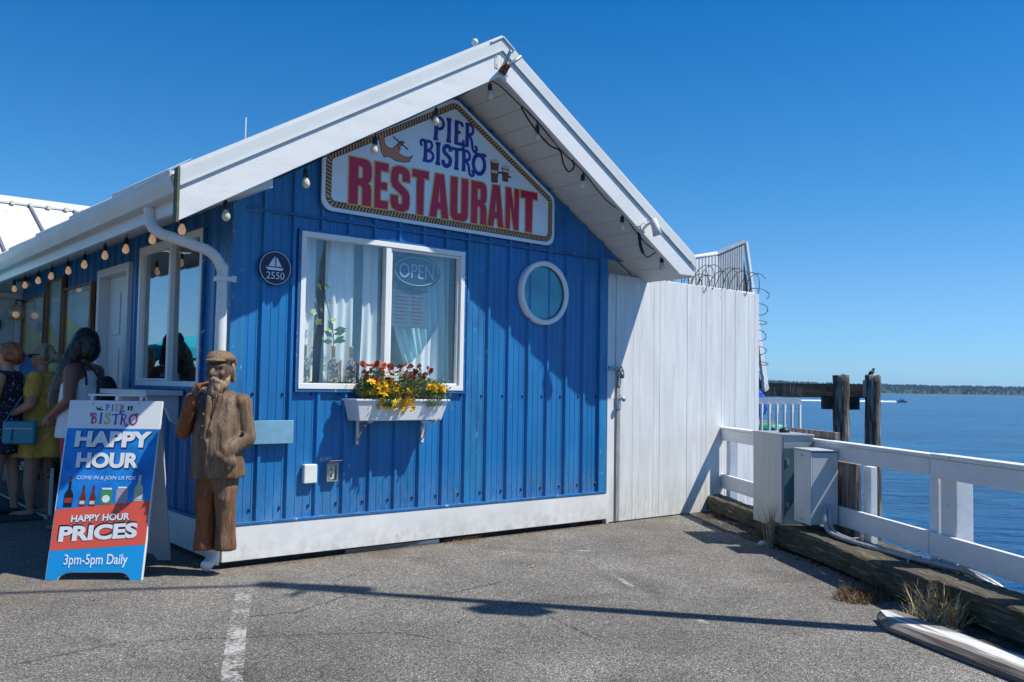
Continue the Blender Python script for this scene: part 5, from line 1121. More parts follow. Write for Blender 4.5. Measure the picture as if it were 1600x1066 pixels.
for i, (x, z) in enumerate(gb):
    wr.append((x, -.6, z+.14))
    if i+1 < len(gb):
        x2, z2 = gb[i+1]; wr.append(((x+x2)/2, -.63, min((z+z2)/2+.155, zb((x+x2)/2)-.012)))
string('gable_string_lights', 'string of pale bulbs hanging under the two gable rake boards', [(x, -.6, z+.02) for x, z in gb], False, wr)
eb = [(.15,2.61),(.84,2.615),(1.55,2.61),(2.19,2.62),(2.90,2.60),(3.52,2.595),(4.26,2.60),(4.88,2.60),(5.58,2.60),(6.2,2.60)]
wr = []
for i, (y, z) in enumerate(eb):
    wr.append((-.35, y, z+.135))
    if i+1 < len(eb): wr.append((-.35, (y+eb[i+1][0])/2, z+.125))
string('eave_string_lights', 'string of small amber glowing bulbs under the left eave', [(-.35, y, z-.01) for y, z in eb], True, wr)
cbl = smoothpath([(3.95,-.62,3.0),(3.99,-.60,2.88),(4.03,-.60,2.80),(4.10,-.60,2.76),(4.18,-.60,2.80),(4.22,-.62,2.83)], 4)
tag(obj('cable_plug', B(tube, cbl, [.016 if i < 9 else .006 for i in range(len(cbl))], 8), CABLE, smooth=True), 'dark cable plug dangling under the right rake board by the spot light', 'cable')
cbl = smoothpath([(2.36,-.64,3.93),(2.50,-.63,3.80),(2.72,-.62,3.66),(2.84,-.64,3.62),(2.90,-.62,3.52),(2.97,-.62,3.45),(3.03,-.63,3.50),(3.0,-.64,3.56)], 5)
tag(obj('loose_cable', B(tube, cbl, .008, 6), CABLE, smooth=True), 'loose black cable looping along the right soffit near the peak', 'cable')
# globe lamp on the side wall
gl_ = thing('globe_lamp', 'round clear globe lamp on the side wall near the far end', 'lamp', (0,7.05,2.33)); obj('globe', B(ball, (-.16,0,0), .115, 3), BULBG, gl_, smooth=True); obj('bulb', B(ball, (-.16,0,-.03), .045, 2), MATS['amber_lit_bulb'], gl_, smooth=True); obj('arm', B(tube, [(-.03,0,.16),(-.16,0,.17),(-.16,0,.11)], .012, 8), BLACK, gl_)

# ------------------------------------------------------------ sandwich board sign
af = thing('sandwich_board', 'white A-frame sidewalk sign advertising HAPPY HOUR 3pm-5pm Daily', 'sign', (-1.175,.308,0), math.atan2(-.578,.816))
cs, sn = .9697, .2443
def ax_(d): return lambda u, v, _=0: (u, v*sn-d*cs, v*cs+d*sn)
def face_poly(name, loops, m, d, th=0): 
    o = polyfill(name, loops, m, af, ax_(d)); return o
def slabpoly(name, lp, m, d0, d1, xf=ax_):
    bm = bmesh.new(); a = [bm.verts.new(xf(d0)(u, v)) for u, v in lp]; b = [bm.verts.new(xf(d1)(u, v)) for u, v in lp]; bm.faces.new(a); bm.faces.new(b[::-1]); n = len(lp)
    for i in range(n): bm.faces.new((a[i], a[(i+1) % n], b[(i+1) % n], b[i]))
    return obj(name, bm, m, af, bevel=.003)
arch = [(.0,.0),(.085,.0),(.10,.03),(.13,.048),(.16,.054),(.51,.054),(.54,.048),(.57,.03),(.585,0),(.67,0)]
slabpoly('front_panel', arch+[(.675,1.31),(-.004,1.31)], SWHITE, -.03, 0)
def bxf(d): return lambda u, v, _=0: (u, .74-v*.33+d*.93, v*.955-.0)
bm = bmesh.new(); lp = [(.02,.0),(.12,.0),(.15,.05),(.19,.065),(.48,.065),(.52,.05),(.55,0),(.65,0),(.66,1.30),(.01,1.30)]
slabpoly('back_panel', lp, GLSH, 0, .03, bxf)
bm = bmesh.new(); 
for u0, u1 in ((.14,.16),(.32,.35),(.50,.52)): add_poly_prism(bm, [ax_(-.005)(u0,1.312), ax_(-.005)(u1,1.312), ax_(-.005)(u1,1.345), ax_(-.005)(u0,1.345)], Vector((0,.03,0)))
add_poly_prism(bm, [ax_(-.005)(.12,1.346), ax_(-.005)(.54,1.346), ax_(-.005)(.54,1.362), ax_(-.005)(.12,1.362)], Vector((0,.03,0))); obj('carry_handle', bm, SWHITE, af, bevel=.002)
for u in (.17, .50): obj('hinge_bolt', B(ball, ax_(.004)(u, 1.285), .007, 1), GALV, af)
ct = lambda u: .495+.075*(u/.67)     # slanted top of the coral band
cb = lambda u: .205+.045*(u/.67)
face_poly('blue_field', [[(.008,ct(.008)),(.665,ct(.665)),(.668,1.095),(.008,1.095)]], SBLUE, .002)
slabpoly('blue_footer', [(.006,.004)]+[(u, v+.004) for u, v in arch[1:-1]]+[(.664,.004),(.664,cb(.664)-.001),(.006,cb(.006)-.001)], SBLUE2, .0008, .002)
face_poly('coral_band', [[(.006,cb(.006)),(.665,cb(.665)),(.665,ct(.665)-.001),(.006,ct(.006)-.001)]], CORAL, .0028)
def lettering(body, u0, u1, v0, v1, off, m=LETW, shm=LETSH, d=.004, sl=0, sh=(.008,-.008), nm='lettering', shear=0):
    base_ = lambda dd, ou, ov: (lambda u, v, _: ax_(dd)(u+ou, v+ov+sl*(u-u0)))
    if shm: text(nm+'_shadow', body, u0-.002, u1+.002, v0-.002, v1+.002, shm, af, base_(d, *sh), off=off+.012, sh=shear)
    return text(nm, body, u0, u1, v0, v1, m, af, base_(d+.0016, 0, 0), off=off, sh=shear)
lettering('HAPPY', .075, .625, .955, 1.075, .050)
lettering('HOUR', .105, .555, .800, .915, .050)
lettering('COME IN & JOIN US FOR', .125, .545, .708, .742, .0, shm=None, shear=.2)
lettering('HAPPY HOUR', .125, .535, .405, .455, .035, sl=.05, sh=(.004,-.004))
lettering('PRICES', .055, .60, .265, .375, .045, sl=.06, shm=mat('print_letter_black', (.01,.01,.012), .5), sh=(-.008,.010))
lettering('3pm-5pm Daily', .115, .555, .085, .180, .012, m=mat('print_pale_white', (.75,.85,.9), .4), shm=None, sl=.01)
pc = dict(r=mat('print_magenta', (.42,.02,.12), .5), b=mat('print_royal', (.03,.07,.42), .5), g=mat('print_gold', (.66,.42,.12), .5), p=mat('print_purple', (.22,.03,.32), .5))
curly('header_letter', 'PIER', [(.265,1.232,.035,.045),(.305,1.232,.028,.045),(.335,1.232,.035,.045),(.370,1.232,.035,.045)], [pc['p'], pc['b'], pc['g'], pc['r']], af, ax_(.003), .0028, (0,-1,.2))
curly('header_letter', 'BISTRO', [(.165,1.135,.055,.075),(.225,1.135,.045,.075),(.268,1.132,.055,.075),(.322,1.130,.065,.075),(.380,1.130,.06,.075),(.445,1.128,.075,.08)], [pc['r'], pc['b'], pc['g'], pc['b'], pc['p'], pc['r']], af, ax_(.003), .0052, (0,-1,.2))
an = [((x-1.245)*.17+.195, (z-3.39)*.17+1.232) for x, z in AN]; face_poly('anchor', [an], INK, .003)
for u in (.425, .447): face_poly('post', [[(u,1.235),(u+.012,1.235),(u+.014,1.268),(u-.002,1.268)]], INK, .003)
# printed drinks
def shape(nm, c, pts, m, d=.004): u0, v0 = c; return face_poly(nm, [[(u0+x, v0+z) for x, z in pts]+[(u0-x, v0+z) for x, z in pts[::-1] if x]], m, d)
bot = [(0,0),(.030,0),(.032,.08),(.026,.105),(.010,.13),(.009,.19),(0,.19)]; beer = [(0,0),(.022,0),(.023,.06),(.009,.10),(.009,.15),(0,.15)]; jar = [(0,0),(.038,0),(.042,.02),(.042,.09),(.034,.105),(0,.105)]
gbk = mat('print_bottle_dark', (.012,.008,.012), .4); gbr = mat('print_beer_brown', (.14,.025,.015), .4); ggr = mat('print_jar_green', (.05,.25,.10), .5); glb = mat('print_glass_pink', (.38,.34,.40), .5); gpl = mat('print_pale_bottle', (.45,.50,.30), .5); lab_ = mat('print_label_cream', (.62,.55,.50), .5)
shape('dark_bottle', (.085,.515), bot, gbk); face_poly('bottle_label', [[(.058,.545),(.112,.545),(.112,.580),(.058,.580)]], mat('print_label_red', (.30,.04,.03), .5), .0055); face_poly('bottle_cap', [[(.074,.700),(.096,.700),(.096,.735),(.074,.735)]], mat('print_label_red', None), .0055)
for u in (.185, .255): shape('beer_bottle', (u,.522), beer, gbr); face_poly('bottle_label', [[(u-.018,.535),(u+.018,.535),(u+.018,.560),(u-.018,.560)]], lab_, .0055)
shape('jar', (.350,.535), jar, ggr); face_poly('jar_label', [arc(.350,.575,.028,0,360,16)[:-1]], LETW, .0055); face_poly('jar_lid', [[(.315,.642),(.385,.642),(.385,.655),(.315,.655)]], LETW, .0055)
shape('jar', (.460,.545), jar, glb); face_poly('jar_lid', [[(.428,.652),(.492,.652),(.492,.664),(.428,.664)]], LETW, .0055)
shape('pale_bottle', (.575,.560), bot, gpl); face_poly('bottle_label', [[(.550,.575),(.600,.575),(.600,.600),(.550,.600)]], lab_, .0055)

# ------------------------------------------------------------ carved fisherman
def hand(w, d, up, side, s=1, curl=.6, thumb=1):
    """palm and five bent fingers; w wrist, d pointing direction, up back-of-hand normal, side +-1 for the thumb side"""
    w = Vector(w); d = Vector(d).normalized(); up = Vector(up).normalized(); sd_ = d.cross(up).normalized()*side; out = []
    for k in range(4):
        b = w+sd_*(.027-.018*k)*s; out.append(('c', tuple(w+d*.01*s+sd_*(.016-.011*k)*s), .014*s, tuple(b+d*.075*s), .0115*s))
        L1 = (.034,.038,.036,.028)[k]*s; p0 = b+d*.078*s; a = curl*.5; d1 = (d*math.cos(a)-up*math.sin(a)); p1 = p0+d1*L1; a = curl*1.5; d2 = (d*math.cos(a)-up*math.sin(a)); p2 = p1+d2*L1*.75; a = curl*2.3; d3 = (d*math.cos(a)-up*math.sin(a)); p3 = p2+d3*L1*.55
        out += [('c', tuple(p0), .0105*s, tuple(p1), .0095*s), ('c', tuple(p1), .0095*s, tuple(p2), .0088*s), ('c', tuple(p2), .0088*s, tuple(p3), .008*s)]
    t0 = w+d*.02*s+sd_*.026*s; t1 = t0+(sd_*.7+d*.7-up*.2).normalized()*.038*s; t2 = t1+(sd_*.25+d*.9-up*.35).normalized()*.032*s
    out += [('c', tuple(t0), .014*s, tuple(t1), .012*s), ('c', tuple(t1), .0115*s, tuple(t2), .009*s)]
    return out
fm = thing('carved_fisherman', 'carved wooden fisherman in flat cap with pipe mounted on the building corner', 'statue', (-.140,-.185,.185), math.radians(-44)); fm.scale = (.80,.92,1)
def tleg(x, tw):
    def f(bm):
        rings = []
        for z, rx, ry, dx, dy in ((.0,.098,.095,0,0),(.03,.10,.10,0,0),(.15,.092,.096,0,.0),(.30,.088,.092,0,-.02),(.38,.097,.104,.0,-.03),(.46,.108,.11,.0,-.015),(.60,.118,.12,-.3*x,0)):
            rings.append([bm.verts.new((x+dx+tw*z+rx*math.cos(t), dy+ry*math.sin(t), z)) for t in np.linspace(0, 2*math.pi, 24, endpoint=False)])
        for a, b in zip(rings, rings[1:]):
            for k in range(24): bm.faces.new((a[k], a[(k+1) % 24], b[(k+1) % 24], b[k]))
        bm.faces.new(rings[0][::-1]); bm.faces.new(rings[-1])
    return ('f', f)
def ridges(amp, fr, axis='v'):
    def f(co):
        k = (.45-abs(mnoise.noise(Vector((co.x*fr, co.y*fr, co.z*fr*.3))))*1.9)*amp+(.4-abs(mnoise.noise(Vector((co.x*fr*3, co.y*fr*3, co.z*fr*1.2))))*1.5)*amp*.35; n_ = Vector((co.x, co.y, 0)); n_ = n_.normalized() if n_.length > .01 else Vector((0,-1,0)); return co+n_*k
    return f
blob('trousers', [tleg(.092,.0), ('c',(0,0,.5),.11,(0,0,.62),.12)], ST_TRO, fm, .009, 3, .004, 9, 1, ridges(.010, 11))
blob('trouser_leg', [tleg(-.100,.02)], ST_VAR, fm, .009, 3, .004, 9, 5, ridges(.010, 11))
def coat(bm):
    rings = []
    for z, rx, ry, dy in ((.535,.245,.185,-.01),(.56,.25,.19,-.01),(.66,.238,.185,-.02),(.76,.228,.185,-.03),(.88,.222,.175,-.025),(1.0,.222,.155,-.005),(1.09,.215,.135,.01),(1.145,.165,.11,.015),(1.175,.09,.08,.01)):
        rings.append([bm.verts.new((rx*math.cos(t)*(1+.02*math.sin(5*t)), dy+ry*math.sin(t), z+(.008*math.sin(4*t) if z < .55 else 0))) for t in np.linspace(0, 2*math.pi, 40, endpoint=False)])
    for a, b in zip(rings, rings[1:]):
        for k in range(40): bm.faces.new((a[k], a[(k+1) % 40], b[(k+1) % 40], b[k]))
    bm.faces.new(rings[0][::-1]); bm.faces.new(rings[-1])
ct_ = blob('coat', [('f', coat), ('e',(.195,.02,1.085),(.085,.09,.075)), ('e',(-.195,.02,1.085),(.08,.09,.075)),
    ('c',(.215,.02,1.07),.080,(.262,.02,.83),.072), ('c',(.262,.02,.83),.074,(.15,-.165,.735),.062),
    ('c',(.10,-.20,.70),.045,(.19,-.15,.66),.05), ('c',(.05,-.19,.66),.028,(.17,-.17,.62),.03),
    ('c',(-.03,-.16,1.12),.028,(-.035,-.215,.82),.018), ('c',(.06,-.13,1.13),.030,(.01,-.205,.88),.020),
    ('c',(-.012,-.215,.80),.014,(-.02,-.19,.55),.012)], ST_COAT, fm, .009, 3, .004, 10, 2, ridges(.009, 12))
blob('sleeve', [('c',(-.225,.02,1.06),.078,(-.290,-.10,.88),.070), ('c',(-.290,-.10,.88),.070,(-.180,-.205,1.10),.052), ('c',(-.195,-.195,1.07),.056,(-.180,-.208,1.10),.058)], ST_VAR, ct_, .009, 3, .004, 10, 3)
hp = [('e',(0,-.04,1.315),(.108,.122,.135)), ('e',(0,-.075,1.255),(.085,.085,.085)), ('c',(0,.0,1.12),.075,(0,-.02,1.24),.07), ('c',(0,-.145,1.345),.016,(0,-.188,1.295),.026), ('e',(.0,-.172,1.290),(.032,.022,.017)),
      ('c',(-.065,-.135,1.355),.018,(-.015,-.158,1.350),.016), ('c',(.065,-.135,1.355),.018,(.015,-.158,1.350),.016), ('e',(.058,-.128,1.295),(.034,.024,.026)), ('e',(-.058,-.128,1.295),(.034,.024,.026)),
      ('e',(.112,-.02,1.305),(.018,.03,.042)), ('e',(-.112,-.02,1.305),(.018,.03,.042)), ('e',(.043,-.146,1.327),(.014,.008,.007)), ('e',(-.043,-.146,1.327),(.014,.008,.007))]
hd_ = blob('head', hp, ST_SKIN, fm, .006, 2, .003, 25, 4)
br_ = [('e',(0,-.115,1.205),(.088,.068,.070)), ('e',(0,-.13,1.165),(.06,.05,.05)), ('c',(.09,-.03,1.29),.028,(.07,-.09,1.21),.034), ('c',(-.09,-.03,1.29),.028,(-.07,-.09,1.21),.034), ('c',(.0,-.178,1.262),.018,(.055,-.155,1.240),.015), ('c',(.0,-.178,1.262),.018,(-.055,-.155,1.240),.015), ('c',(.095,.015,1.36),.022,(.085,.07,1.26),.028), ('c',(-.095,.015,1.36),.022,(-.085,.07,1.26),.028)]
blob('beard', br_, ST_BEARD, hd_, .006, 2, .010, 42, 6)
blob('cap', [('e',(.0,-.015,1.412),(.135,.150,.050)), ('e',(0,-.02,1.43),(.115,.125,.045)), ('e',(0,-.125,1.393),(.095,.070,.016)), ('c',(-.08,-.06,1.385),.03,(.08,-.06,1.385),.03), ('c',(-.1,.05,1.385),.03,(.1,.05,1.385),.03)], ST_CAP, hd_, .007, 3, .003, 14, 7)
blob('hand', hand((-.168,-.215,1.125), (.62,-.05,.60), (-.4,-.75,.40), -1, 1.15, .85), ST_SKIN, fm, .005, 2)
blob('hand', hand((.150,-.185,.745), (-.75,-.10,-.55), (0,-1,.2), 1, 1.05, .5), ST_SKIN, fm, .005, 2)
bm = bmesh.new(); tube(bm, [(-.015,-.185,1.238),(-.05,-.225,1.225),(-.085,-.255,1.205)], .008, 8); lathe(bm, [(.016,-.02),(.022,.0),(.024,.03),(.017,.032)], (-.088,-.258,1.195), 12); obj('pipe', bm, ST_VAR, fm, smooth=True)
bm = bmesh.new()
for i in range(5): ball(bm, (-.058,-.214+.008*abs(i-2)-.004, 1.0-.085*i), .012, 2)
obj('buttons', bm, ST_CAP, ct_, smooth=True)
bm = bmesh.new()
for i in range(34):
    z = 1.13-.012*(i//3); x = (i % 3-1)*.022*(1-(1.13-z)*3)+.012; ball(bm, (x, -.148-.14*(1.15-z), z), .009, 1)
obj('knitted_scarf', bm, ST_BEARD, fm, smooth=True)
obj('knot_hole', B(ball, (.262,-.085,.86), (.016,.016,.016), 2), DARKV, ct_)

# ------------------------------------------------------------ three women waiting in the shade
SK1 = mat('skin_fair', (.52,.27,.19), .55, var=.08, vscale=8); SK2 = mat('skin_tanned', (.42,.20,.13), .5, var=.08, vscale=8); SK3 = mat('skin_brown', (.27,.11,.065), .5, var=.08)
def body(parent, skin, s=1, arm=((.24,.02,1.10),(.15,-.20,.98)), rarm=((-.24,.0,1.10),(-.14,-.20,.98)), fat=1.0, legs=True, step=.05):
    P = []
    for sx_, st_ in ((1, -step), (-1, step)):
        P += [('c',(sx_*.085,.0,.88),.100*fat,(sx_*.085,st_*.6,.48),.062*fat), ('c',(sx_*.085,st_*.6,.48),.062*fat,(sx_*.085,st_+.01,.30),.056*fat), ('c',(sx_*.085,st_+.01,.32),.056*fat,(sx_*.085,st_+.02,.09),.034),
              ('c',(sx_*.085,st_+.035,.045),.032,(sx_*.09,st_-.10,.032),.030), ('c',(sx_*.09,st_-.10,.030),.030,(sx_*.092,st_-.165,.024),.022)]
    P += [('e',(0,.01,.92),(.17*fat,.13*fat,.13)), ('c',(0,0,.95),.12*fat,(0,0,1.15),.115*fat), ('e',(0,-.01,1.27),(.165*fat,.115*fat,.15)), ('c',(-.13,.01,1.385),.055,(.13,.01,1.385),.055), ('c',(0,.015,1.38),.055,(0,-.01,1.50),.050),
          ('e',(0,-.02,1.60),(.075,.095,.115)), ('e',(0,-.045,1.545),(.055,.065,.06)), ('c',(0,-.105,1.605),.011,(0,-.125,1.575),.015), ('e',(.078,.0,1.59),(.012,.022,.032)), ('e',(-.078,.0,1.59),(.012,.022,.032)), ('e',(0,-.105,1.545),(.022,.012,.010)), ('e',(0,-.10,1.505),(.025,.02,.018))]
    for sx_, (e, w_) in ((1, arm), (-1, rarm)):
        P += [('c',(sx_*.175,.01,1.365),.060*fat,e,.045*fat), ('c',e,.045*fat,w_,.028)]
        d = (Vector(w_)-Vector(e)).normalized(); P += hand(Vector(w_)+d*.01, d, Vector((sx_,0,.2)), sx_*-1, .95, .45)
    return blob('body', P, skin, parent, .0085, 3)
def rings_fn(spec, n=36, wave=0, cap=True):
    def f(bm):
        rings = []
        for z, rx, ry, dy in spec:
            wv = wave*max(0, (spec[-1][0]-z)/(spec[-1][0]-spec[0][0]))**2
            rings.append([bm.verts.new((rx*math.cos(t)*(1+wv*math.sin(7*t+1)), dy+ry*math.sin(t)*(1+wv*math.sin(7*t+1)), z)) for t in np.linspace(0, 2*math.pi, n, endpoint=False)])
        for a, b in zip(rings, rings[1:]):
            for k in range(n): bm.faces.new((a[k], a[(k+1) % n], b[(k+1) % n], b[k]))
        bm.faces.new(rings[0][::-1]); bm.faces.new(rings[-1])
    return ('f', f)
TH = math.radians(-129.7)
# woman in mustard dress
p2 = thing('person', 'woman with blonde bun in mustard dress and flip-flops waiting by the wall', 'person', (-.52,3.66,0), TH); p2.scale = (1.04,)*3
bd2 = body(p2, SK2, arm=((.27,.03,1.12),(.22,-.22,1.0)), fat=1.12)
DRM = mat('mustard_dress', (.55,.29,.03), .8, var=.25, vscale=9, col2=(.58,.40,.16), c2scale=55, c2lo=.56, c2hi=.62, bump=.006, bscale=10)
blob('dress', [rings_fn([(.60,.27,.25,.02),(.63,.27,.25,.02),(.78,.235,.205,.02),(.92,.215,.18,.02),(1.06,.185,.155,0),(1.15,.18,.15,0),(1.28,.195,.155,-.01),(1.38,.165,.11,.0),(1.43,.09,.08,.01)], wave=.07),
    ('c',(.17,.01,1.37),.078,(.235,.02,1.24),.082), ('c',(-.17,.01,1.37),.078,(-.235,.02,1.24),.082)], DRM, p2, .010, 2, .012, 9, 3)
HB = mat('hair_ash_blonde', (.30,.24,.15), .5, var=.3, vscale=60, stretch=(1,1,.2), col2=(.10,.075,.05), c2scale=22)
blob('hair', [('e',(0,.012,1.625),(.088,.098,.112)), ('e',(0,.085,1.60),(.065,.06,.065)), ('e',(0,.135,1.59),(.048,.045,.052))], HB, p2, .007, 2, .006, 55, 2)
bm = bmesh.new(); tube(bm, [(.085,.01,1.615),(.082,-.06,1.612),(.06,-.105,1.61),(-.06,-.105,1.61)], .006, 6); ball(bm, (.038,-.112,1.602), (.03,.010,.022), 2); ball(bm, (-.038,-.112,1.602), (.03,.010,.022), 2); obj('sunglasses', bm, BLACK, p2)
FLP = mat('flip_flop_white', (.65,.63,.60), .6)
for sx_, st_ in ((1,-.05),(-1,.05)):
    bm = bmesh.new(); bmesh.ops.create_cone(bm, cap_ends=True, segments=20, radius1=1, radius2=1, depth=1, matrix=Matrix.Translation((sx_*.09, st_-.065, .008)) @ Matrix.Diagonal((.045,.135,.016,1))); tube(bm, [(sx_*.09-.035,st_-.05,.02),(sx_*.09,st_-.13,.052),(sx_*.09+.035,st_-.05,.02)], .006, 6); obj('flip_flop', bm, FLP, p2)
hb = thing('handbag', 'teal leather shoulder bag hanging at the side of the woman in mustard', 'bag', p2.matrix_basis @ Vector((.31,-.04,.735)), TH)
TEAL = mat('teal_leather', (.015,.22,.30), .45, var=.08)
bm = bmesh.new(); bx(bm, -.035,.035,-.165,.165,0,.235); obj('bag_body', bm, TEAL, hb, bevel=.02)
bm = bmesh.new(); bx(bm, .036,.040,-.14,.14,.155,.162); obj('zip', bm, GALV, hb)
bm = bmesh.new(); tube(bm, [(.042,-.06,.155),(.045,-.065,.10),(.044,-.07,.04)], [.006,.012,.018], 8); obj('tassel', bm, TEAL, hb)
obj('strap', B(tube, smoothpath([(0,-.15,.23),(-.02,-.08,.36),(-.05,.0,.50),(-.10,.09,.60)]), .007, 6), TEAL, hb)
# woman in white tank top
p3 = thing('person', 'woman with long dark hair in white tank top and pink leggings behind the sandwich board', 'person', (-.42,2.50,0), math.radians(-138)); p3.scale = (1.10,)*3
bd3 = body(p3, SK3, arm=((.27,.06,1.12),(.19,-.16,.98)), fat=1.10)
TANK = mat('white_tank', (.80,.80,.84), .85, bump=.008, bscale=7, var=.04)
blob('tank_top', [rings_fn([(.80,.225,.21,.01),(.84,.225,.21,.01),(.95,.22,.195,.01),(1.10,.195,.17,-.01),(1.25,.195,.15,-.01),(1.33,.13,.12,0),(1.37,.10,.10,.01)]), ('c',(.09,-.02,1.33),.03,(.085,.02,1.43),.022), ('c',(-.09,-.02,1.33),.03,(-.085,.02,1.43),.022)], TANK, p3, .010, 2, .010, 9, 8)
blob('leggings', [('c',(s*.085,.0,.86),.118,(s*.085,-.03*s,.48),.075) for s in (1,-1)]+[('c',(s*.085,-.03*s,.48),.075,(s*.085,-.05*s+.02,.12),.042) for s in (1,-1)]+[('e',(0,.01,.88),(.185,.15,.12))], mat('pink_leggings', (.55,.02,.14), .7), p3, .010, 2)
obj('bra_strap', B(tube, smoothpath([(.09,-.09,1.30),(.115,-.04,1.39),(.112,.03,1.43),(.12,.10,1.36),(.13,.12,1.25)]), .009, 6), mat('navy_strap', (.01,.012,.05), .7), p3)
HD3 = mat('hair_dark_ombre', (.012,.009,.008), .4, var=.5, vscale=26, stretch=(4,4,.3), col2=(.17,.14,.12), zg=(1.0,1.52))
blob('hair', [('e',(0,.015,1.63),(.098,.115,.122)), ('e',(0,.06,1.56),(.095,.075,.11)), ('c',(.03,-.01,1.60),.088,(.085,-.12,1.38),.066), ('c',(.085,-.12,1.38),.066,(.115,-.20,1.18),.040), ('c',(.115,-.20,1.18),.040,(.12,-.225,1.05),.014), ('c',(.055,-.06,1.50),.07,(.10,-.10,1.28),.05), ('c',(-.05,.0,1.58),.07,(-.09,-.09,1.36),.05)], HD3, p3, .008, 3, .007, 60, 5, None)
bp = thing('backpack', 'small black backpack on the back of the woman in white', 'bag', p3.matrix_basis @ Vector((0,.20,1.08)), math.radians(-138))
blob('pack', [('e',(0,.03,.12),(.13,.075,.16)), ('c',(-.08,.02,.02),.05,(.08,.02,.02),.05), ('c',(-.06,.01,.22),.045,(.06,.01,.22),.045)], mat('backpack_black', (.012,.013,.022), .5), bp, .010, 2)
obj('strap', B(tube, smoothpath([(.08,.0,.25),(.10,-.08,.36),(.115,-.19,.40),(.12,-.28,.30),(.14,-.28,.14)]), .012, 6), mat('backpack_black', None), bp)
# woman in navy dress
p1 = thing('person', 'woman with short auburn hair in speckled navy dress at the far left', 'person', (-.83,3.74,.03), TH); p1.scale = (1.02,)*3
bd1 = body(p1, SK1, arm=((.25,.0,1.12),(.18,-.20,1.04)), fat=1.08)
NVD = mat('navy_speckled_dress', (.008,.010,.030), .8, var=.3, vscale=12, col2=(.28,.28,.34), c2scale=42, c2lo=.60, c2hi=.63, bump=.005, bscale=9)
blob('dress', [rings_fn([(.62,.22,.19,.01),(.66,.22,.19,.01),(.85,.215,.18,.01),(1.05,.195,.165,0),(1.25,.20,.155,-.01),(1.37,.155,.11,.0),(1.42,.09,.08,.01)], wave=.04), ('c',(-.13,.01,1.38),.07,(.13,.01,1.38),.07)], NVD, p1, .010, 2, .010, 9, 5)
HR = mat('hair_auburn', (.34,.12,.04), .5, var=.4, vscale=40, col2=(.10,.03,.012), c2scale=20)
blob('hair', [('e',(0,.02,1.635),(.105,.115,.11)), ('e',(.0,.07,1.60),(.095,.075,.09)), ('e',(0,-.05,1.68),(.08,.06,.05)), ('e',(.07,.03,1.60),(.04,.06,.06)), ('e',(-.07,.03,1.60),(.04,.06,.06))], HR, p1, .007, 2, .022, 26, 3)
obj('watch', B(tube, [Vector((.187,-.165,1.055))+Vector((math.cos(t)*.034, math.sin(t)*.012, math.sin(t)*.032)) for t in np.linspace(0, 2*math.pi, 17)], .008, 6, False), FLP, p1)
for sx_, st_ in ((1,-.05),(-1,.05)):
    obj('shoe', B(capsule, (sx_*.085,st_+.03,.035), .040, (sx_*.09,st_-.15,.03), .034), mat('shoe_dark', (.02,.02,.03), .6), p1, smooth=True)
# low platform, planter under the side windows
tag(box('boardwalk_step', (-2.4,-.52,3.35,6.5,.004,.028), mat('step_dark_blue', (.03,.04,.055), .8, var=.2)), 'low dark step with white edge the woman in navy stands on', 'step')
tag(box('step_edge', (-.518,-.49,3.35,6.5,.004,.032), WHITE), 'white painted edge strip along the low dark step', 'edging')
pl = thing('planter_trough', 'dark planter with green leaves below the brown framed windows', 'planter', (-.26,4.4,0))
box('trough', (-.14,.14,-.9,.9,.02,.34), mat('planter_dark', (.05,.04,.035), .8), pl); 
for y in (-.85, .80): box('leg', (-.17,-.142,y,y+.05,.0,.50), WHITE, pl)
bm = bmesh.new(); rnd = random.Random(11)
for i in range(1800):
    p = Vector((rnd.gauss(0,.10), rnd.uniform(-.9,.9), .34+abs(rnd.gauss(.05,.13)))); leafquad(bm, p, (rnd.gauss(0,1), rnd.gauss(0,1), rnd.gauss(.3,.7)), (rnd.random(), rnd.random(), 1), rnd.uniform(.03,.06), .028, .005)
obj('foliage', bm, mat('planter_leaf', (.03,.07,.02), .6, var=.5, vscale=20), pl, kind='stuff')
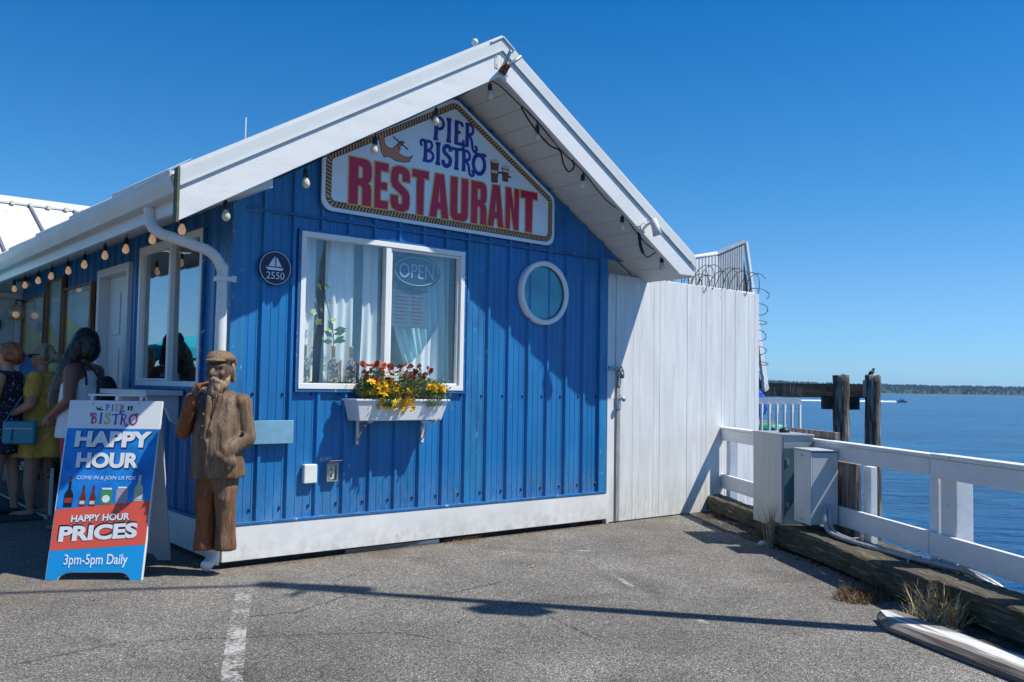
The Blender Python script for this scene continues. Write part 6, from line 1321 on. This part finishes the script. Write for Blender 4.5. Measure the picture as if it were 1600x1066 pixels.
# parasols on the patio, seen mirrored in the side window
def parasol(lab, x, y, r, ztop, zed, m):
    t = thing('patio_parasol', lab, 'parasol', (x,y,0), group='patio parasols'); bm = bmesh.new(); n = 8; tp = bm.verts.new((0,0,ztop)); rg = [bm.verts.new((r*math.cos(2*math.pi*k/n), r*math.sin(2*math.pi*k/n), zed)) for k in range(n)]; lw = [bm.verts.new((r*1.01*math.cos(2*math.pi*k/n), r*1.01*math.sin(2*math.pi*k/n), zed-.14)) for k in range(n)]
    for k in range(n): bm.faces.new((tp, rg[k], rg[(k+1) % n])); bm.faces.new((rg[k], lw[k], lw[(k+1) % n], rg[(k+1) % n]))
    c = obj('canopy', bm, m, t); so_ = c.modifiers.new('s', 'SOLIDIFY'); so_.thickness = .006
    obj('pole', B(tube, [(0,0,0),(0,0,ztop)], .022, 10), WHITE, t); obj('base', B(lathe, [(.26,0),(.26,.05),(.05,.09)], n=20), GREY1, t, smooth=True)
parasol('cyan patio parasol out on the left patio', -1.95, 5.35, 1.05, 2.12, 1.86, mat('parasol_cyan', (.02,.45,.62), .8))
parasol('yellow patio parasol out on the left patio', -3.0, 6.1, 1.0, 2.15, 1.95, mat('parasol_yellow', (.70,.58,.10), .8))
# ------------------------------------------------------------ sea haze
hz = box('haze', (-2500, 9000, -2500, 9500, WZ-1, 140), mat('placeholder', (.5,.5,.5)), None, bevel=0)
HM = bpy.data.materials.new('haze_air'); HM.use_nodes = True; t_ = HM.node_tree; t_.nodes.remove(t_.nodes['Principled BSDF'])
pv = t_.nodes.new('ShaderNodeVolumePrincipled'); pv.inputs['Color'].default_value = (.38,.66,1.0,1); pv.inputs['Density'].default_value = .00005; pv.inputs['Anisotropy'].default_value = .2
t_.links.new(pv.outputs[0], t_.nodes['Material Output'].inputs['Volume']); hz.data.materials.clear(); hz.data.materials.append(HM); tag(hz, 'thin blue sea haze over the bay', 'haze', kind='stuff')
print('TRIS', sum(len(o.data.polygons) for o in bpy.data.objects if o.type == 'MESH'), 'OBJ', len(bpy.data.objects))
